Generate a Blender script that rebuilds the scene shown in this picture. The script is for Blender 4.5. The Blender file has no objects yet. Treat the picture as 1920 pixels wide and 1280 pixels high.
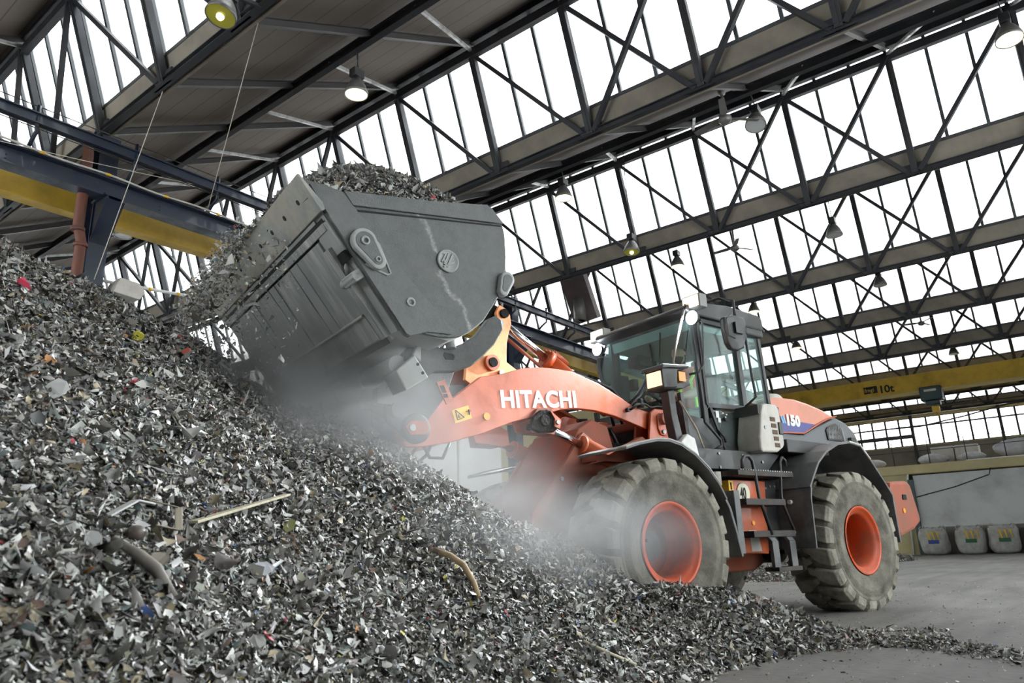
import bpy, math, random
import numpy as np
from mathutils import Vector, Matrix

random.seed(7)
rng = np.random.default_rng(11)
SC = bpy.context.scene
COL = SC.collection

# ------------------------------------------------------------------ camera
HC = 0.72                                   # camera height above the floor
PITCH, ROLL, YAW = math.radians(16.01), math.radians(-1.99), math.radians(37.67)
fwd = Vector((math.cos(PITCH)*math.cos(YAW), math.cos(PITCH)*math.sin(YAW), math.sin(PITCH)))
rgt = Vector((math.sin(YAW), -math.cos(YAW), 0))
upv = rgt.cross(fwd)
rg2 = rgt*math.cos(ROLL) + upv*math.sin(ROLL)
up2 = upv*math.cos(ROLL) - rgt*math.sin(ROLL)
cam = bpy.data.cameras.new('camera')
camo = bpy.data.objects.new('camera', cam)
COL.objects.link(camo)
mr = Matrix((rg2, up2, -fwd)).transposed().to_4x4()
camo.matrix_world = Matrix.Translation((0, 0, HC)) @ mr
cam.lens = 36*1363/1920
cam.sensor_width = 36
cam.clip_start, cam.clip_end = 0.05, 300
cam.dof.use_dof = True
cam.dof.focus_distance = 6.0
cam.dof.aperture_fstop = 5.6
SC.camera = camo

# ------------------------------------------------------------------ world and exposure
W = bpy.data.worlds.new('overcast_sky')
SC.world = W
W.use_nodes = True
bg = W.node_tree.nodes['Background']
bg.inputs[0].default_value = (0.97, 0.985, 1.0, 1)
bg.inputs[1].default_value = 2.6
vs = SC.view_settings
vs.view_transform = 'Standard'
vs.look = 'None'
vs.gamma = 1
vs.use_curve_mapping = False
vs.exposure = 1.55

# ------------------------------------------------------------------ helpers
def tag(o, label=None, cat=None, group=None, kind=None):
    if label: o['label'] = label
    if cat: o['category'] = cat
    if group: o['group'] = group
    if kind: o['kind'] = kind
    return o

def thing(name, loc, label, cat, group=None, kind=None, rz=0):
    o = bpy.data.objects.new(name, None)
    COL.objects.link(o)
    o.location = loc
    o.rotation_euler = (0, 0, rz)
    o.empty_display_size = 0.2
    return tag(o, label, cat, group, kind)

def wmat(o):
    m = Matrix.Translation(o.location) @ o.rotation_euler.to_matrix().to_4x4()
    return wmat(o.parent) @ m if o.parent else m

def ID(u, v, w):
    return Vector((u, v, w))

class MB:
    """collects shapes given in world coordinates and links them as one mesh"""
    def __init__(s):
        s.v = []; s.f = []; s.sm = []
    def add(s, vs, fs, smooth=False):
        o = len(s.v)
        s.v += [Vector(p) for p in vs]
        s.f += [tuple(i+o for i in f) for f in fs]
        s.sm += [smooth]*len(fs)
        return s
    def box(s, T, u0, u1, v0, v1, w0, w1):
        P = [T(u, v, w) for w in (w0, w1) for v in (v0, v1) for u in (u0, u1)]
        return s.add(P, [(0, 2, 3, 1), (4, 5, 7, 6), (0, 1, 5, 4), (2, 6, 7, 3), (0, 4, 6, 2), (1, 3, 7, 5)])
    def prism(s, T, poly, v0, v1):
        n = len(poly)
        P = [T(u, v0, w) for u, w in poly] + [T(u, v1, w) for u, w in poly]
        F = [tuple(range(n)), tuple(range(2*n-1, n-1, -1))] + [(i, i+n, (i+1) % n+n, (i+1) % n) for i in range(n)]
        return s.add(P, F)
    def strip(s, T, line, th, v0, v1):
        # open profile line given thickness th to its left, extruded sideways
        L = [Vector(p) for p in line]; off = []
        for i, p in enumerate(L):
            a = L[max(i-1, 0)]; b = L[min(i+1, len(L)-1)]
            d = (b-a).normalized(); off.append(p + Vector((-d.y, d.x))*th)
        n = len(L)
        P = [T(p.x, v, p.y) for v in (v0, v1) for p in L+off]
        F = []
        m = 2*n
        for i in range(n-1):
            F += [(i, i+1, n+i+1, n+i), (m+i, m+n+i, m+n+i+1, m+i+1), (i, m+i, m+i+1, i+1), (n+i, n+i+1, m+n+i+1, m+n+i)]
        F += [(0, n, m+n, m), (n-1, m+n-1, m+2*n-1, 2*n-1)]
        return s.add(P, F)
    def bar(s, p0, p1, w, h, up=(0, 0, 1)):
        p0, p1 = Vector(p0), Vector(p1)
        d = (p1-p0).normalized(); up = Vector(up)
        a = d.cross(up)
        if a.length < 1e-4: a = d.cross(Vector((1, 0, 0)))
        a.normalize(); b = a.cross(d)
        P = [p+a*x*w/2+b*y*h/2 for p in (p0, p1) for x, y in ((-1, -1), (1, -1), (1, 1), (-1, 1))]
        return s.add(P, [(0, 1, 2, 3), (7, 6, 5, 4), (0, 4, 5, 1), (1, 5, 6, 2), (2, 6, 7, 3), (3, 7, 4, 0)])
    def ibeam(s, p0, p1, w, h, t=0.02, up=(0, 0, 1)):
        p0, p1 = Vector(p0), Vector(p1)
        d = (p1-p0).normalized(); a = d.cross(Vector(up)).normalized(); b = a.cross(d)
        for o, ww, hh in ((b*(h/2-t/2), w, t), (-b*(h/2-t/2), w, t), (b*0, t, h-2*t)):
            s.bar(p0+o, p1+o, ww, hh, up)
        return s
    def cyl(s, p0, p1, r, r2=None, n=16, cap=True, smooth=True):
        return s.tube([p0, p1], [r, r if r2 is None else r2], n, cap, smooth)
    def tube(s, pts, r, n=8, cap=True, smooth=True):
        pts = [Vector(p) for p in pts]; m = len(pts)
        R = r if isinstance(r, (list, tuple)) else [r]*m
        d0 = (pts[1]-pts[0]).normalized()
        ref = Vector((0, 0, 1)) if abs(d0.z) < 0.9 else Vector((1, 0, 0))
        a = d0.cross(ref).normalized(); V = []
        for i, p in enumerate(pts):
            d = (pts[min(i+1, m-1)]-pts[max(i-1, 0)]).normalized()
            a = (a-d*a.dot(d)).normalized(); b = d.cross(a)
            V += [p+(a*math.cos(t)+b*math.sin(t))*R[i] for t in [2*math.pi*k/n for k in range(n)]]
        F = [(i*n+k, i*n+(k+1) % n, (i+1)*n+(k+1) % n, (i+1)*n+k) for i in range(m-1) for k in range(n)]
        s.add(V, F, smooth)
        if cap:
            o = len(s.v)-len(V)
            s.f += [tuple(o+k for k in range(n-1, -1, -1)), tuple(o+(m-1)*n+k for k in range(n))]
            s.sm += [False, False]
        return s
    def lathe(s, O, ax, prof, n=32, smooth=True, ref=(0, 0, 1)):
        O = Vector(O); ax = Vector(ax).normalized(); ref = Vector(ref)
        if abs(ax.dot(ref)) > 0.95: ref = Vector((1, 0, 0))
        a = ax.cross(ref).normalized(); b = ax.cross(a); V = []
        for h, r in prof:
            V += [O+ax*h+(a*math.cos(t)+b*math.sin(t))*r for t in [2*math.pi*k/n for k in range(n)]]
        F = [(i*n+k, i*n+(k+1) % n, (i+1)*n+(k+1) % n, (i+1)*n+k) for i in range(len(prof)-1) for k in range(n)]
        return s.add(V, F, smooth)
    def ball(s, c, r, sq=(1, 1, 1), n=16):
        c = Vector(c); V = []; F = []; m = n//2
        for i in range(m+1):
            t = math.pi*i/m
            for k in range(n):
                q = 2*math.pi*k/n
                V.append(c+Vector((r*sq[0]*math.sin(t)*math.cos(q), r*sq[1]*math.sin(t)*math.sin(q), r*sq[2]*math.cos(t))))
        for i in range(m):
            for k in range(n):
                F.append((i*n+k, (i+1)*n+k, (i+1)*n+(k+1) % n, i*n+(k+1) % n))
        return s.add(V, F, True)
    def build(s, name, m, parent=None, bevel=0, kind=None, label=None, loc=None, sub=0):
        if parent is not None:
            M = wmat(parent); Mi = M.inverted(); o_loc = Vector((0, 0, 0))
        else:
            if loc is None:
                xs = [p.x for p in s.v]; ys = [p.y for p in s.v]; zs = [p.z for p in s.v]
                loc = ((min(xs)+max(xs))/2, (min(ys)+max(ys))/2, min(zs))
            o_loc = Vector(loc); Mi = Matrix.Translation(-o_loc)
        me = bpy.data.meshes.new(name)
        me.from_pydata([tuple(Mi @ p) for p in s.v], [], s.f)
        me.polygons.foreach_set('use_smooth', s.sm)
        me.validate()
        import bmesh
        b = bmesh.new(); b.from_mesh(me)
        bmesh.ops.recalc_face_normals(b, faces=b.faces)
        b.to_mesh(me); b.free()
        for mm in (m if isinstance(m, (list, tuple)) else [m]): me.materials.append(mm)
        o = bpy.data.objects.new(name, me)
        COL.objects.link(o)
        if parent is not None: o.parent = parent
        else: o.location = o_loc
        if bevel:
            bv = o.modifiers.new('bevel', 'BEVEL'); bv.width = bevel; bv.segments = 2
            bv.limit_method = 'ANGLE'; bv.angle_limit = math.radians(40)
        if sub:
            sm_ = o.modifiers.new('sub', 'SUBSURF'); sm_.levels = sub; sm_.render_levels = sub
        if kind: o['kind'] = kind
        if label: o['label'] = label
        return o

def dup(root, loc, label=None, rz=None, group=None):
    r = root.copy(); COL.objects.link(r); r.location = loc
    if rz is not None: r.rotation_euler = (0, 0, rz)
    if label: r['label'] = label
    if group: r['group'] = group
    for ch in list(root.children):
        c = ch.copy(); COL.objects.link(c); c.parent = r
        for g in list(ch.children):
            d = g.copy(); COL.objects.link(d); d.parent = c
    return r

# ------------------------------------------------------------------ materials
def nodes(m):
    m.use_nodes = True
    t = m.node_tree
    return t, t.nodes, t.links, t.nodes['Principled BSDF']

def mat(name, col, rough=0.6, metal=0.0, dirt=None, amt=0.5, scale=3.0, bump=0.0, bscale=30.0, emit=None, es=1.0, streak=None, coat=0.0, spec=None):
    m = bpy.data.materials.new(name)
    t, N, L, P = nodes(m)
    P.inputs['Base Color'].default_value = (*col, 1)
    P.inputs['Roughness'].default_value = rough
    P.inputs['Metallic'].default_value = metal
    if spec is not None: P.inputs['Specular IOR Level'].default_value = spec
    if coat: P.inputs['Coat Weight'].default_value = coat
    if emit:
        P.inputs['Emission Color'].default_value = (*emit, 1)
        P.inputs['Emission Strength'].default_value = es
    if dirt or bump:
        tc = N.new('ShaderNodeTexCoord'); mp = N.new('ShaderNodeMapping')
        L.new(tc.outputs['Object'], mp.inputs[0])
        if streak: mp.inputs['Scale'].default_value = streak
    if dirt:
        n1 = N.new('ShaderNodeTexNoise'); n1.inputs['Scale'].default_value = scale
        n1.inputs['Detail'].default_value = 8; n1.inputs['Roughness'].default_value = 0.65
        L.new(mp.outputs[0], n1.inputs['Vector'])
        r = N.new('ShaderNodeValToRGB')
        r.color_ramp.elements[0].position = 0.62-0.4*amt
        r.color_ramp.elements[1].position = 0.82-0.25*amt
        L.new(n1.outputs[0], r.inputs[0])
        mx = N.new('ShaderNodeMixRGB')
        mx.inputs[1].default_value = (*col, 1); mx.inputs[2].default_value = (*dirt, 1)
        L.new(r.outputs[0], mx.inputs[0]); L.new(mx.outputs[0], P.inputs['Base Color'])
        n3 = N.new('ShaderNodeMath'); n3.operation = 'MULTIPLY_ADD'
        L.new(r.outputs[0], n3.inputs[0]); n3.inputs[1].default_value = 0.9-rough if rough < 0.9 else 0; n3.inputs[2].default_value = rough
        L.new(n3.outputs[0], P.inputs['Roughness'])
    if bump:
        n2 = N.new('ShaderNodeTexNoise'); n2.inputs['Scale'].default_value = bscale
        n2.inputs['Detail'].default_value = 5
        L.new(mp.outputs[0], n2.inputs['Vector'])
        b = N.new('ShaderNodeBump'); b.inputs['Strength'].default_value = bump; b.inputs['Distance'].default_value = 0.02
        L.new(n2.outputs[0], b.inputs['Height']); L.new(b.outputs[0], P.inputs['Normal'])
    return m

def glassmat(name, tint, diff=0.0, refl=0.08, kind='ShaderNodeBsdfTranslucent'):
    m = bpy.data.materials.new(name)
    m.use_nodes = True
    t = m.node_tree; N = t.nodes; L = t.links; N.clear()
    o = N.new('ShaderNodeOutputMaterial'); tr = N.new('ShaderNodeBsdfTransparent'); tr.inputs[0].default_value = (*tint, 1)
    last = tr
    if diff:
        tl = N.new(kind); tl.inputs[0].default_value = (0.95, 0.97, 0.97, 1)
        mx = N.new('ShaderNodeMixShader'); mx.inputs[0].default_value = diff
        L.new(last.outputs[0], mx.inputs[1]); L.new(tl.outputs[0], mx.inputs[2]); last = mx
    if refl:
        g = N.new('ShaderNodeBsdfGlossy'); g.inputs['Roughness'].default_value = 0.04
        fr = N.new('ShaderNodeLayerWeight'); fr.inputs[0].default_value = refl
        mx = N.new('ShaderNodeMixShader')
        L.new(fr.outputs['Fresnel'], mx.inputs[0]); L.new(last.outputs[0], mx.inputs[1]); L.new(g.outputs[0], mx.inputs[2]); last = mx
    L.new(last.outputs[0], o.inputs[0])
    return m

M = {}
M['steel'] = mat('dark_blue_steel', (0.017, 0.020, 0.027), 0.55, 0.1, (0.045, 0.043, 0.042), 0.5, 2.0)
M['rafter'] = mat('rafter_steel', (0.055, 0.052, 0.052), 0.6, 0.1)
M['steel_light'] = mat('galvanised_steel', (0.33, 0.33, 0.33), 0.45, 0.5, (0.12, 0.1, 0.09), 0.4, 3.0)
M['bars'] = mat('glazing_bar_metal', (0.05, 0.055, 0.06), 0.5, 0.2)
M['fascia'] = mat('dusty_fascia_sheet', (0.26, 0.228, 0.185), 0.85, 0, (0.175, 0.152, 0.125), 0.5, 1.2)
M['runway'] = mat('navy_runway_paint', (0.012, 0.020, 0.042), 0.4, 0.1, (0.032, 0.038, 0.050), 0.4, 2.0, coat=0.2)
M['yellow'] = mat('crane_yellow', (0.52, 0.33, 0.02), 0.5, 0, (0.34, 0.22, 0.03), 0.5, 1.5)
M['pipe'] = mat('red_oxide_pipe', (0.13, 0.042, 0.024), 0.7, 0, (0.10, 0.05, 0.04), 0.5, 4.0)
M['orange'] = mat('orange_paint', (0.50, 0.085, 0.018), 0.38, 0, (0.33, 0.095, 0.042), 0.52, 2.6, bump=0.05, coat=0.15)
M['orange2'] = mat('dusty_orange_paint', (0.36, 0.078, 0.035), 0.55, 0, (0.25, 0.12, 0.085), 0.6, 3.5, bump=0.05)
M['rim'] = mat('rim_orange', (0.62, 0.075, 0.012), 0.35, 0, (0.26, 0.09, 0.05), 0.45, 3.0)
M['disc'] = mat('dusty_wheel_disc', (0.30, 0.05, 0.02), 0.6, 0, (0.16, 0.075, 0.055), 0.6, 4.0)
M['tyre'] = mat('dusty_rubber', (0.07, 0.066, 0.052), 0.9, 0, (0.21, 0.197, 0.16), 0.72, 5.0, bump=0.35, bscale=40)
M['lug'] = mat('dusty_tread_rubber', (0.13, 0.123, 0.10), 0.92, 0, (0.33, 0.31, 0.255), 0.75, 5.0, bump=0.35, bscale=45)
M['black'] = mat('black_paint', (0.02, 0.021, 0.023), 0.4, 0, (0.075, 0.075, 0.07), 0.4, 4.0)
M['fender'] = mat('grey_plastic_fender', (0.095, 0.097, 0.10), 0.42, 0, (0.22, 0.22, 0.21), 0.5, 3.0)
M['chassis'] = mat('greasy_chassis', (0.025, 0.022, 0.02), 0.6, 0, (0.10, 0.08, 0.06), 0.4, 6.0)
M['grease'] = mat('black_grease', (0.006, 0.0055, 0.005), 0.8, 0, (0.018, 0.014, 0.011), 0.4, 20.0, bump=0.6, bscale=30, spec=0.15)
M['frame_dark'] = mat('dark_frame_steel', (0.05, 0.053, 0.053), 0.55, 0.2, (0.13, 0.135, 0.13), 0.45, 3.0, bump=0.25, bscale=80)
M['bucket'] = mat('worn_lightened_bucket_steel', (0.32, 0.335, 0.33), 0.55, 0.1, (0.42, 0.43, 0.415), 0.55, 2.2, bump=0.12, bscale=60)  # worn steel, base lightened in place of bounce light under the bucket
M['bucket_pl'] = mat('bucket_frame_grey', (0.105, 0.112, 0.112), 0.5, 0.2, (0.21, 0.215, 0.21), 0.45, 2.5, bump=0.25, bscale=90)
M['bucket_side'] = mat('bucket_side_grey', (0.10, 0.107, 0.107), 0.5, 0.2, (0.20, 0.205, 0.20), 0.5, 3.0, bump=0.3, bscale=90)
def dust_line(m):
    # a pale line of settled dust running down the side plate
    t, N, L, P = nodes(m)
    old = P.inputs['Base Color'].links[0].from_socket
    tc = N.new('ShaderNodeTexCoord'); sp = N.new('ShaderNodeSeparateXYZ'); L.new(tc.outputs['Object'], sp.inputs[0])
    n = N.new('ShaderNodeTexNoise'); n.inputs['Scale'].default_value = 5; n.inputs['Detail'].default_value = 6; L.new(tc.outputs['Object'], n.inputs['Vector'])
    a = N.new('ShaderNodeMath'); a.operation = 'MULTIPLY_ADD'; a.inputs[1].default_value = -0.52; a.inputs[2].default_value = 0.33; L.new(sp.outputs[2], a.inputs[0])
    b = N.new('ShaderNodeMath'); b.operation = 'ADD'; L.new(a.outputs[0], b.inputs[0]); L.new(sp.outputs[0], b.inputs[1])
    c = N.new('ShaderNodeMath'); c.operation = 'MULTIPLY_ADD'; c.inputs[1].default_value = 0.40; L.new(n.outputs[0], c.inputs[0]); L.new(b.outputs[0], c.inputs[2])
    c2 = N.new('ShaderNodeMath'); c2.operation = 'SUBTRACT'; c2.inputs[1].default_value = 0.20; L.new(c.outputs[0], c2.inputs[0])
    d = N.new('ShaderNodeMath'); d.operation = 'ABSOLUTE'; L.new(c2.outputs[0], d.inputs[0])
    n2 = N.new('ShaderNodeTexNoise'); n2.inputs['Scale'].default_value = 60; n2.inputs['Detail'].default_value = 4; L.new(tc.outputs['Object'], n2.inputs['Vector'])
    e = N.new('ShaderNodeMapRange'); e.inputs['From Min'].default_value = 0.035; e.inputs['From Max'].default_value = 0.0; L.new(d.outputs[0], e.inputs['Value'])
    g = N.new('ShaderNodeMath'); g.operation = 'MULTIPLY'; L.new(e.outputs[0], g.inputs[0])
    n4 = N.new('ShaderNodeMath'); n4.operation = 'POWER'; n4.inputs[1].default_value = 1.6; L.new(n2.outputs[0], n4.inputs[0]); L.new(n4.outputs[0], g.inputs[1])
    mx = N.new('ShaderNodeMixRGB'); L.new(g.outputs[0], mx.inputs[0]); L.new(old, mx.inputs[1]); mx.inputs[2].default_value = (0.62, 0.62, 0.60, 1)
    L.new(mx.outputs[0], P.inputs['Base Color'])
dust_line(M['bucket_side'])
M['wear'] = mat('scratched_lightened_wear_plate', (0.27, 0.285, 0.28), 0.42, 0.15, (0.62, 0.60, 0.58), 0.42, 3.2, streak=(0.5, 3.0, 0.5), bump=0.1, bscale=20)  # scratched steel, tone lifted to stand in for light on the underside
M['edge'] = mat('cutting_edge_steel', (0.45, 0.42, 0.36), 0.45, 0.3, (0.30, 0.32, 0.31), 0.5, 4.0, bump=0.1, bscale=30)
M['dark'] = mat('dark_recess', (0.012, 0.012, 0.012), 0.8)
M['chrome'] = mat('chrome_rod', (0.75, 0.75, 0.78), 0.12, 1.0)
M['hose'] = mat('black_hose', (0.015, 0.015, 0.016), 0.45)
M['white'] = mat('white_paint', (0.75, 0.75, 0.73), 0.5, 0, (0.55, 0.53, 0.48), 0.3, 6.0)
M['offwhite'] = mat('warm_white_plastic', (0.52, 0.50, 0.45), 0.5, 0, (0.42, 0.40, 0.35), 0.4, 6.0)
M['yel_sign'] = mat('warning_yellow', (0.80, 0.47, 0.03), 0.5)
M['amber'] = mat('amber_reflector', (0.85, 0.30, 0.01), 0.3)
M['blue'] = mat('decal_blue', (0.055, 0.06, 0.24), 0.45)
M['cyan'] = mat('decal_light_blue', (0.15, 0.42, 0.75), 0.45)
M['grille'] = mat('grille_mesh', (0.01, 0.01, 0.01), 0.6)
M['hoodgrey'] = mat('hood_grey', (0.11, 0.12, 0.13), 0.42, 0.1, (0.17, 0.17, 0.17), 0.4, 4.0)
M['hoodred'] = mat('hood_orange_pale', (0.66, 0.24, 0.16), 0.35, 0, (0.55, 0.28, 0.2), 0.4, 3.0, coat=0.3)
M['lens_warm'] = mat('lit_halogen_lens', (0.9, 0.8, 0.6), 0.3, emit=(1.0, 0.76, 0.48), es=0.75)
M['lens_warm2'] = mat('lit_head_lamp_lens', (0.9, 0.8, 0.6), 0.3, emit=(1.0, 0.68, 0.38), es=0.5)
M['lens_led'] = mat('lit_led_lens', (0.9, 0.95, 1.0), 0.3, emit=(0.8, 0.9, 1.0), es=14.0)
M['lamp_on'] = mat('lit_lamp_glass', (1, 0.9, 0.7), 0.3, emit=(1.0, 0.80, 0.50), es=0.9)
M['lamp_yel'] = mat('yellow_lamp_reflector', (0.22, 0.21, 0.03), 0.25, 0.3, emit=(0.8, 0.75, 0.08), es=0.04)
M['lamp_off'] = mat('unlit_lamp_glass', (0.45, 0.46, 0.46), 0.3)
M['lampshade'] = mat('grey_lamp_reflector', (0.16, 0.16, 0.155), 0.4, 0.5, (0.25, 0.24, 0.22), 0.4, 10)
M['cabglass'] = glassmat('green_cab_glass', (0.85, 0.975, 0.96), 0.06, 0.10, 'ShaderNodeBsdfDiffuse')
M['roofglass'] = glassmat('frosted_roof_glass', (0.96, 0.98, 0.98), 0.25, 0.0)
M['wallwhite'] = mat('white_wall_panels', (0.86, 0.86, 0.83), 0.7, 0, (0.76, 0.74, 0.68), 0.4, 0.6)
M['wallcream'] = mat('cream_wall_panels', (0.50, 0.44, 0.24), 0.75, 0, (0.38, 0.33, 0.2), 0.5, 0.5)
M['wallgrey'] = mat('grey_wall', (0.20, 0.19, 0.185), 0.8, 0, (0.13, 0.125, 0.12), 0.5, 0.7)
M['doorwhite'] = mat('pale_grey_wall_panel', (0.52, 0.55, 0.55), 0.6, 0, (0.38, 0.38, 0.37), 0.42, 0.9)
M['teal'] = mat('teal_post_paint', (0.02, 0.05, 0.055), 0.45)
M['bag'] = mat('woven_bag', (0.40, 0.40, 0.38), 0.8, 0, (0.25, 0.25, 0.24), 0.55, 4.0, bump=0.7, bscale=8)
M['bagfar'] = mat('crumpled_white_plastic', (0.50, 0.50, 0.52), 0.6, 0, (0.36, 0.36, 0.38), 0.5, 3.0, bump=0.8, bscale=6)
M['green'] = mat('bag_green_print', (0.02, 0.10, 0.05), 0.7)
M['bagblue'] = mat('bag_blue_print', (0.03, 0.06, 0.25), 0.7)
M['bagyel'] = mat('bag_yellow_print', (0.65, 0.42, 0.03), 0.7)
M['rope'] = mat('pale_rope', (0.55, 0.50, 0.42), 0.9)
M['skin'] = mat('skin', (0.50, 0.28, 0.20), 0.55)
M['hair'] = mat('dark_hair', (0.03, 0.022, 0.018), 0.8)
M['vest'] = mat('orange_vest', (0.95, 0.14, 0.03), 0.7)
M['hiviz'] = mat('lime_band', (0.50, 0.85, 0.03), 0.6)
M['cloth'] = mat('grey_shirt', (0.12, 0.12, 0.125), 0.85)
M['trouser'] = mat('green_grey_trousers', (0.06, 0.10, 0.085), 0.85)
M['seat'] = mat('black_seat_cloth', (0.018, 0.02, 0.02), 0.8)
M['wood'] = mat('pale_wood', (0.42, 0.38, 0.27), 0.7, 0, (0.28, 0.25, 0.18), 0.4, 20.0)
M['bark'] = mat('dry_stick', (0.45, 0.34, 0.2), 0.7, 0, (0.25, 0.18, 0.1), 0.5, 12.0)
M['hoist'] = mat('dark_teal_hoist', (0.012, 0.035, 0.042), 0.45)

# roof underside: boards with dark seams that run with the beams (along Y)
def roofmat():
    m = bpy.data.materials.new('brown_roof_sheeting')
    t, N, L, P = nodes(m)
    tc = N.new('ShaderNodeTexCoord'); sp = N.new('ShaderNodeSeparateXYZ'); L.new(tc.outputs['Object'], sp.inputs[0])
    fr = N.new('ShaderNodeMath'); fr.operation = 'MULTIPLY'; fr.inputs[1].default_value = 2.15; L.new(sp.outputs[0], fr.inputs[0])
    f2 = N.new('ShaderNodeMath'); f2.operation = 'FRACT'; L.new(fr.outputs[0], f2.inputs[0])
    r = N.new('ShaderNodeValToRGB'); e = r.color_ramp.elements
    e[0].position = 0.0; e[0].color = (0, 0, 0, 1); e[1].position = 0.07; e[1].color = (1, 1, 1, 1)
    L.new(f2.outputs[0], r.inputs[0])
    n = N.new('ShaderNodeTexNoise'); n.inputs['Scale'].default_value = 0.9; n.inputs['Detail'].default_value = 8
    L.new(tc.outputs['Object'], n.inputs['Vector'])
    mx = N.new('ShaderNodeMixRGB'); mx.inputs[1].default_value = (0.095, 0.076, 0.065, 1); mx.inputs[2].default_value = (0.145, 0.122, 0.102, 1)
    L.new(n.outputs[0], mx.inputs[0])
    m2 = N.new('ShaderNodeMixRGB'); m2.inputs[1].default_value = (0.03, 0.024, 0.022, 1)
    L.new(r.outputs[0], m2.inputs[0]); L.new(mx.outputs[0], m2.inputs[2]); L.new(m2.outputs[0], P.inputs['Base Color'])
    P.inputs['Roughness'].default_value = 0.85
    return m
M['roof'] = roofmat()

def floormat():
    m = bpy.data.materials.new('dusty_concrete')
    t, N, L, P = nodes(m)
    tc = N.new('ShaderNodeTexCoord')
    a = N.new('ShaderNodeTexNoise'); a.inputs['Scale'].default_value = 0.45; a.inputs['Detail'].default_value = 10; a.inputs['Roughness'].default_value = 0.6
    mp = N.new('ShaderNodeMapping'); mp.inputs['Scale'].default_value = (0.25, 1.6, 1); mp.inputs['Rotation'].default_value = (0, 0, 0.25)
    b = N.new('ShaderNodeTexNoise'); b.inputs['Scale'].default_value = 2.2; b.inputs['Detail'].default_value = 8
    L.new(tc.outputs['Object'], a.inputs['Vector']); L.new(tc.outputs['Object'], mp.inputs[0]); L.new(mp.outputs[0], b.inputs['Vector'])
    ad = N.new('ShaderNodeMixRGB'); ad.inputs[0].default_value = 0.5; L.new(a.outputs[0], ad.inputs[1]); L.new(b.outputs[0], ad.inputs[2])
    r = N.new('ShaderNodeValToRGB'); e = r.color_ramp.elements
    e[0].position = 0.36; e[0].color = (0.07, 0.066, 0.062, 1); e[1].position = 0.64; e[1].color = (0.175, 0.167, 0.158, 1)
    L.new(ad.outputs[0], r.inputs[0]); L.new(r.outputs[0], P.inputs['Base Color'])
    P.inputs['Roughness'].default_value = 0.75
    c = N.new('ShaderNodeTexNoise'); c.inputs['Scale'].default_value = 14; c.inputs['Detail'].default_value = 6
    L.new(tc.outputs['Object'], c.inputs['Vector'])
    bp = N.new('ShaderNodeBump'); bp.inputs['Strength'].default_value = 0.35; bp.inputs['Distance'].default_value = 0.02
    L.new(c.outputs[0], bp.inputs['Height']); L.new(bp.outputs[0], P.inputs['Normal'])
    return m
M['floor'] = floormat()
# ------------------------------------------------------------------ building
U = 7.5                                    # module: clear height of the roof beams above the lens
BX = lambda k: U*(0.625+0.787*(k-1))       # x of bottom chord of roof beam k
ZB, ZT = HC+U, HC+1.322*U
YN = lambda i: U*(0.518+0.298*i)
I0, I1 = -5, 20
YA, YB = YN(I0), YN(I1)
XBACK, XFAR = -7.6, 53.3
ORD = {1: 'crossing the upper left corner, the nearest one in view', 2: 'second from the viewer, right above the raised bucket',
       3: 'third from the viewer, with the ceiling fan hanging beside it', 4: 'fourth from the viewer, passing above the cab roof',
       5: 'fifth from the viewer, passing just behind the cab', 6: 'sixth from the viewer, above the yellow bridge crane',
       7: 'seventh from the viewer, partly cut by the yellow bridge crane', 8: 'eighth from the viewer, seen just below the yellow bridge crane',
       9: 'ninth and farthest, in front of the far window wall'}

f = MB(); f.box(ID, XBACK, XFAR, YA, YB, -0.2, 0); f.build('floor', M['floor'], kind='structure')
f = MB(); f.box(ID, XFAR, XFAR+0.3, YA, YB, 0, 6.35); f.box(ID, XFAR, XFAR+0.3, YA, YB, 8.15, 9.2); f.box(ID, XFAR, XFAR+0.3, 16, YB, 6.35, 8.15)
f.build('wall_far', M['wallcream'], kind='structure')
f = MB(); f.box(ID, XFAR-0.02, XFAR, YA+0.1, YN(4), 3.6, 6.3); f.build('wall_far_lining', M['wallgrey'], kind='structure')
f = MB(); f.box(ID, XBACK, 8, YB, YB+0.3, 0, 11); f.box(ID, 33, XFAR, YB, YB+0.3, 0, 11); f.box(ID, 8, 33, YB, YB+0.3, 0, 1); f.box(ID, 8, 33, YB, YB+0.3, 8, 11); f.build('wall_left', M['wallwhite'], kind='structure')
f = MB(); f.box(ID, 8, 33, YB+0.15, YB+0.162, 1, 8); wr = f.build('window_14', M['roofglass'], kind='structure')  # added window out of view, lets daylight onto the white partition
b = MB()
for j in range(11): b.box(ID, 8+j*2.5-0.04, 8+j*2.5+0.04, YB+0.1, YB+0.2, 1, 8)
b.build('window_frame', M['bars'], wr)
f = MB(); f.box(ID, XBACK, 2.6, YA-0.3, YA, 1.2, 7.4); f.box(ID, XBACK, XFAR, YA-0.3, YA, 0, 1.2); f.box(ID, XBACK, XFAR, YA-0.3, YA, 7.4, 11); f.box(ID, 17, XFAR, YA-0.3, YA, 1.2, 7.4)
f.build('wall_right', M['wallwhite'], kind='structure')
f = MB(); f.box(ID, 2.6, 17, YA-0.16, YA-0.148, 1.2, 7.4); wr = f.build('window_12', M['roofglass'], kind='structure')  # added window out of view, lights the loader and bucket side
b = MB()
for j in range(8): b.box(ID, 2.6+j*2.05-0.04, 2.6+j*2.05+0.04, YA-0.2, YA-0.1, 1.2, 7.4)
for z in (1.25, 3.3, 5.3, 7.35): b.box(ID, 2.6, 17, YA-0.2, YA-0.1, z-0.04, z+0.04)
b.build('window_frame', M['bars'], wr)
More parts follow.
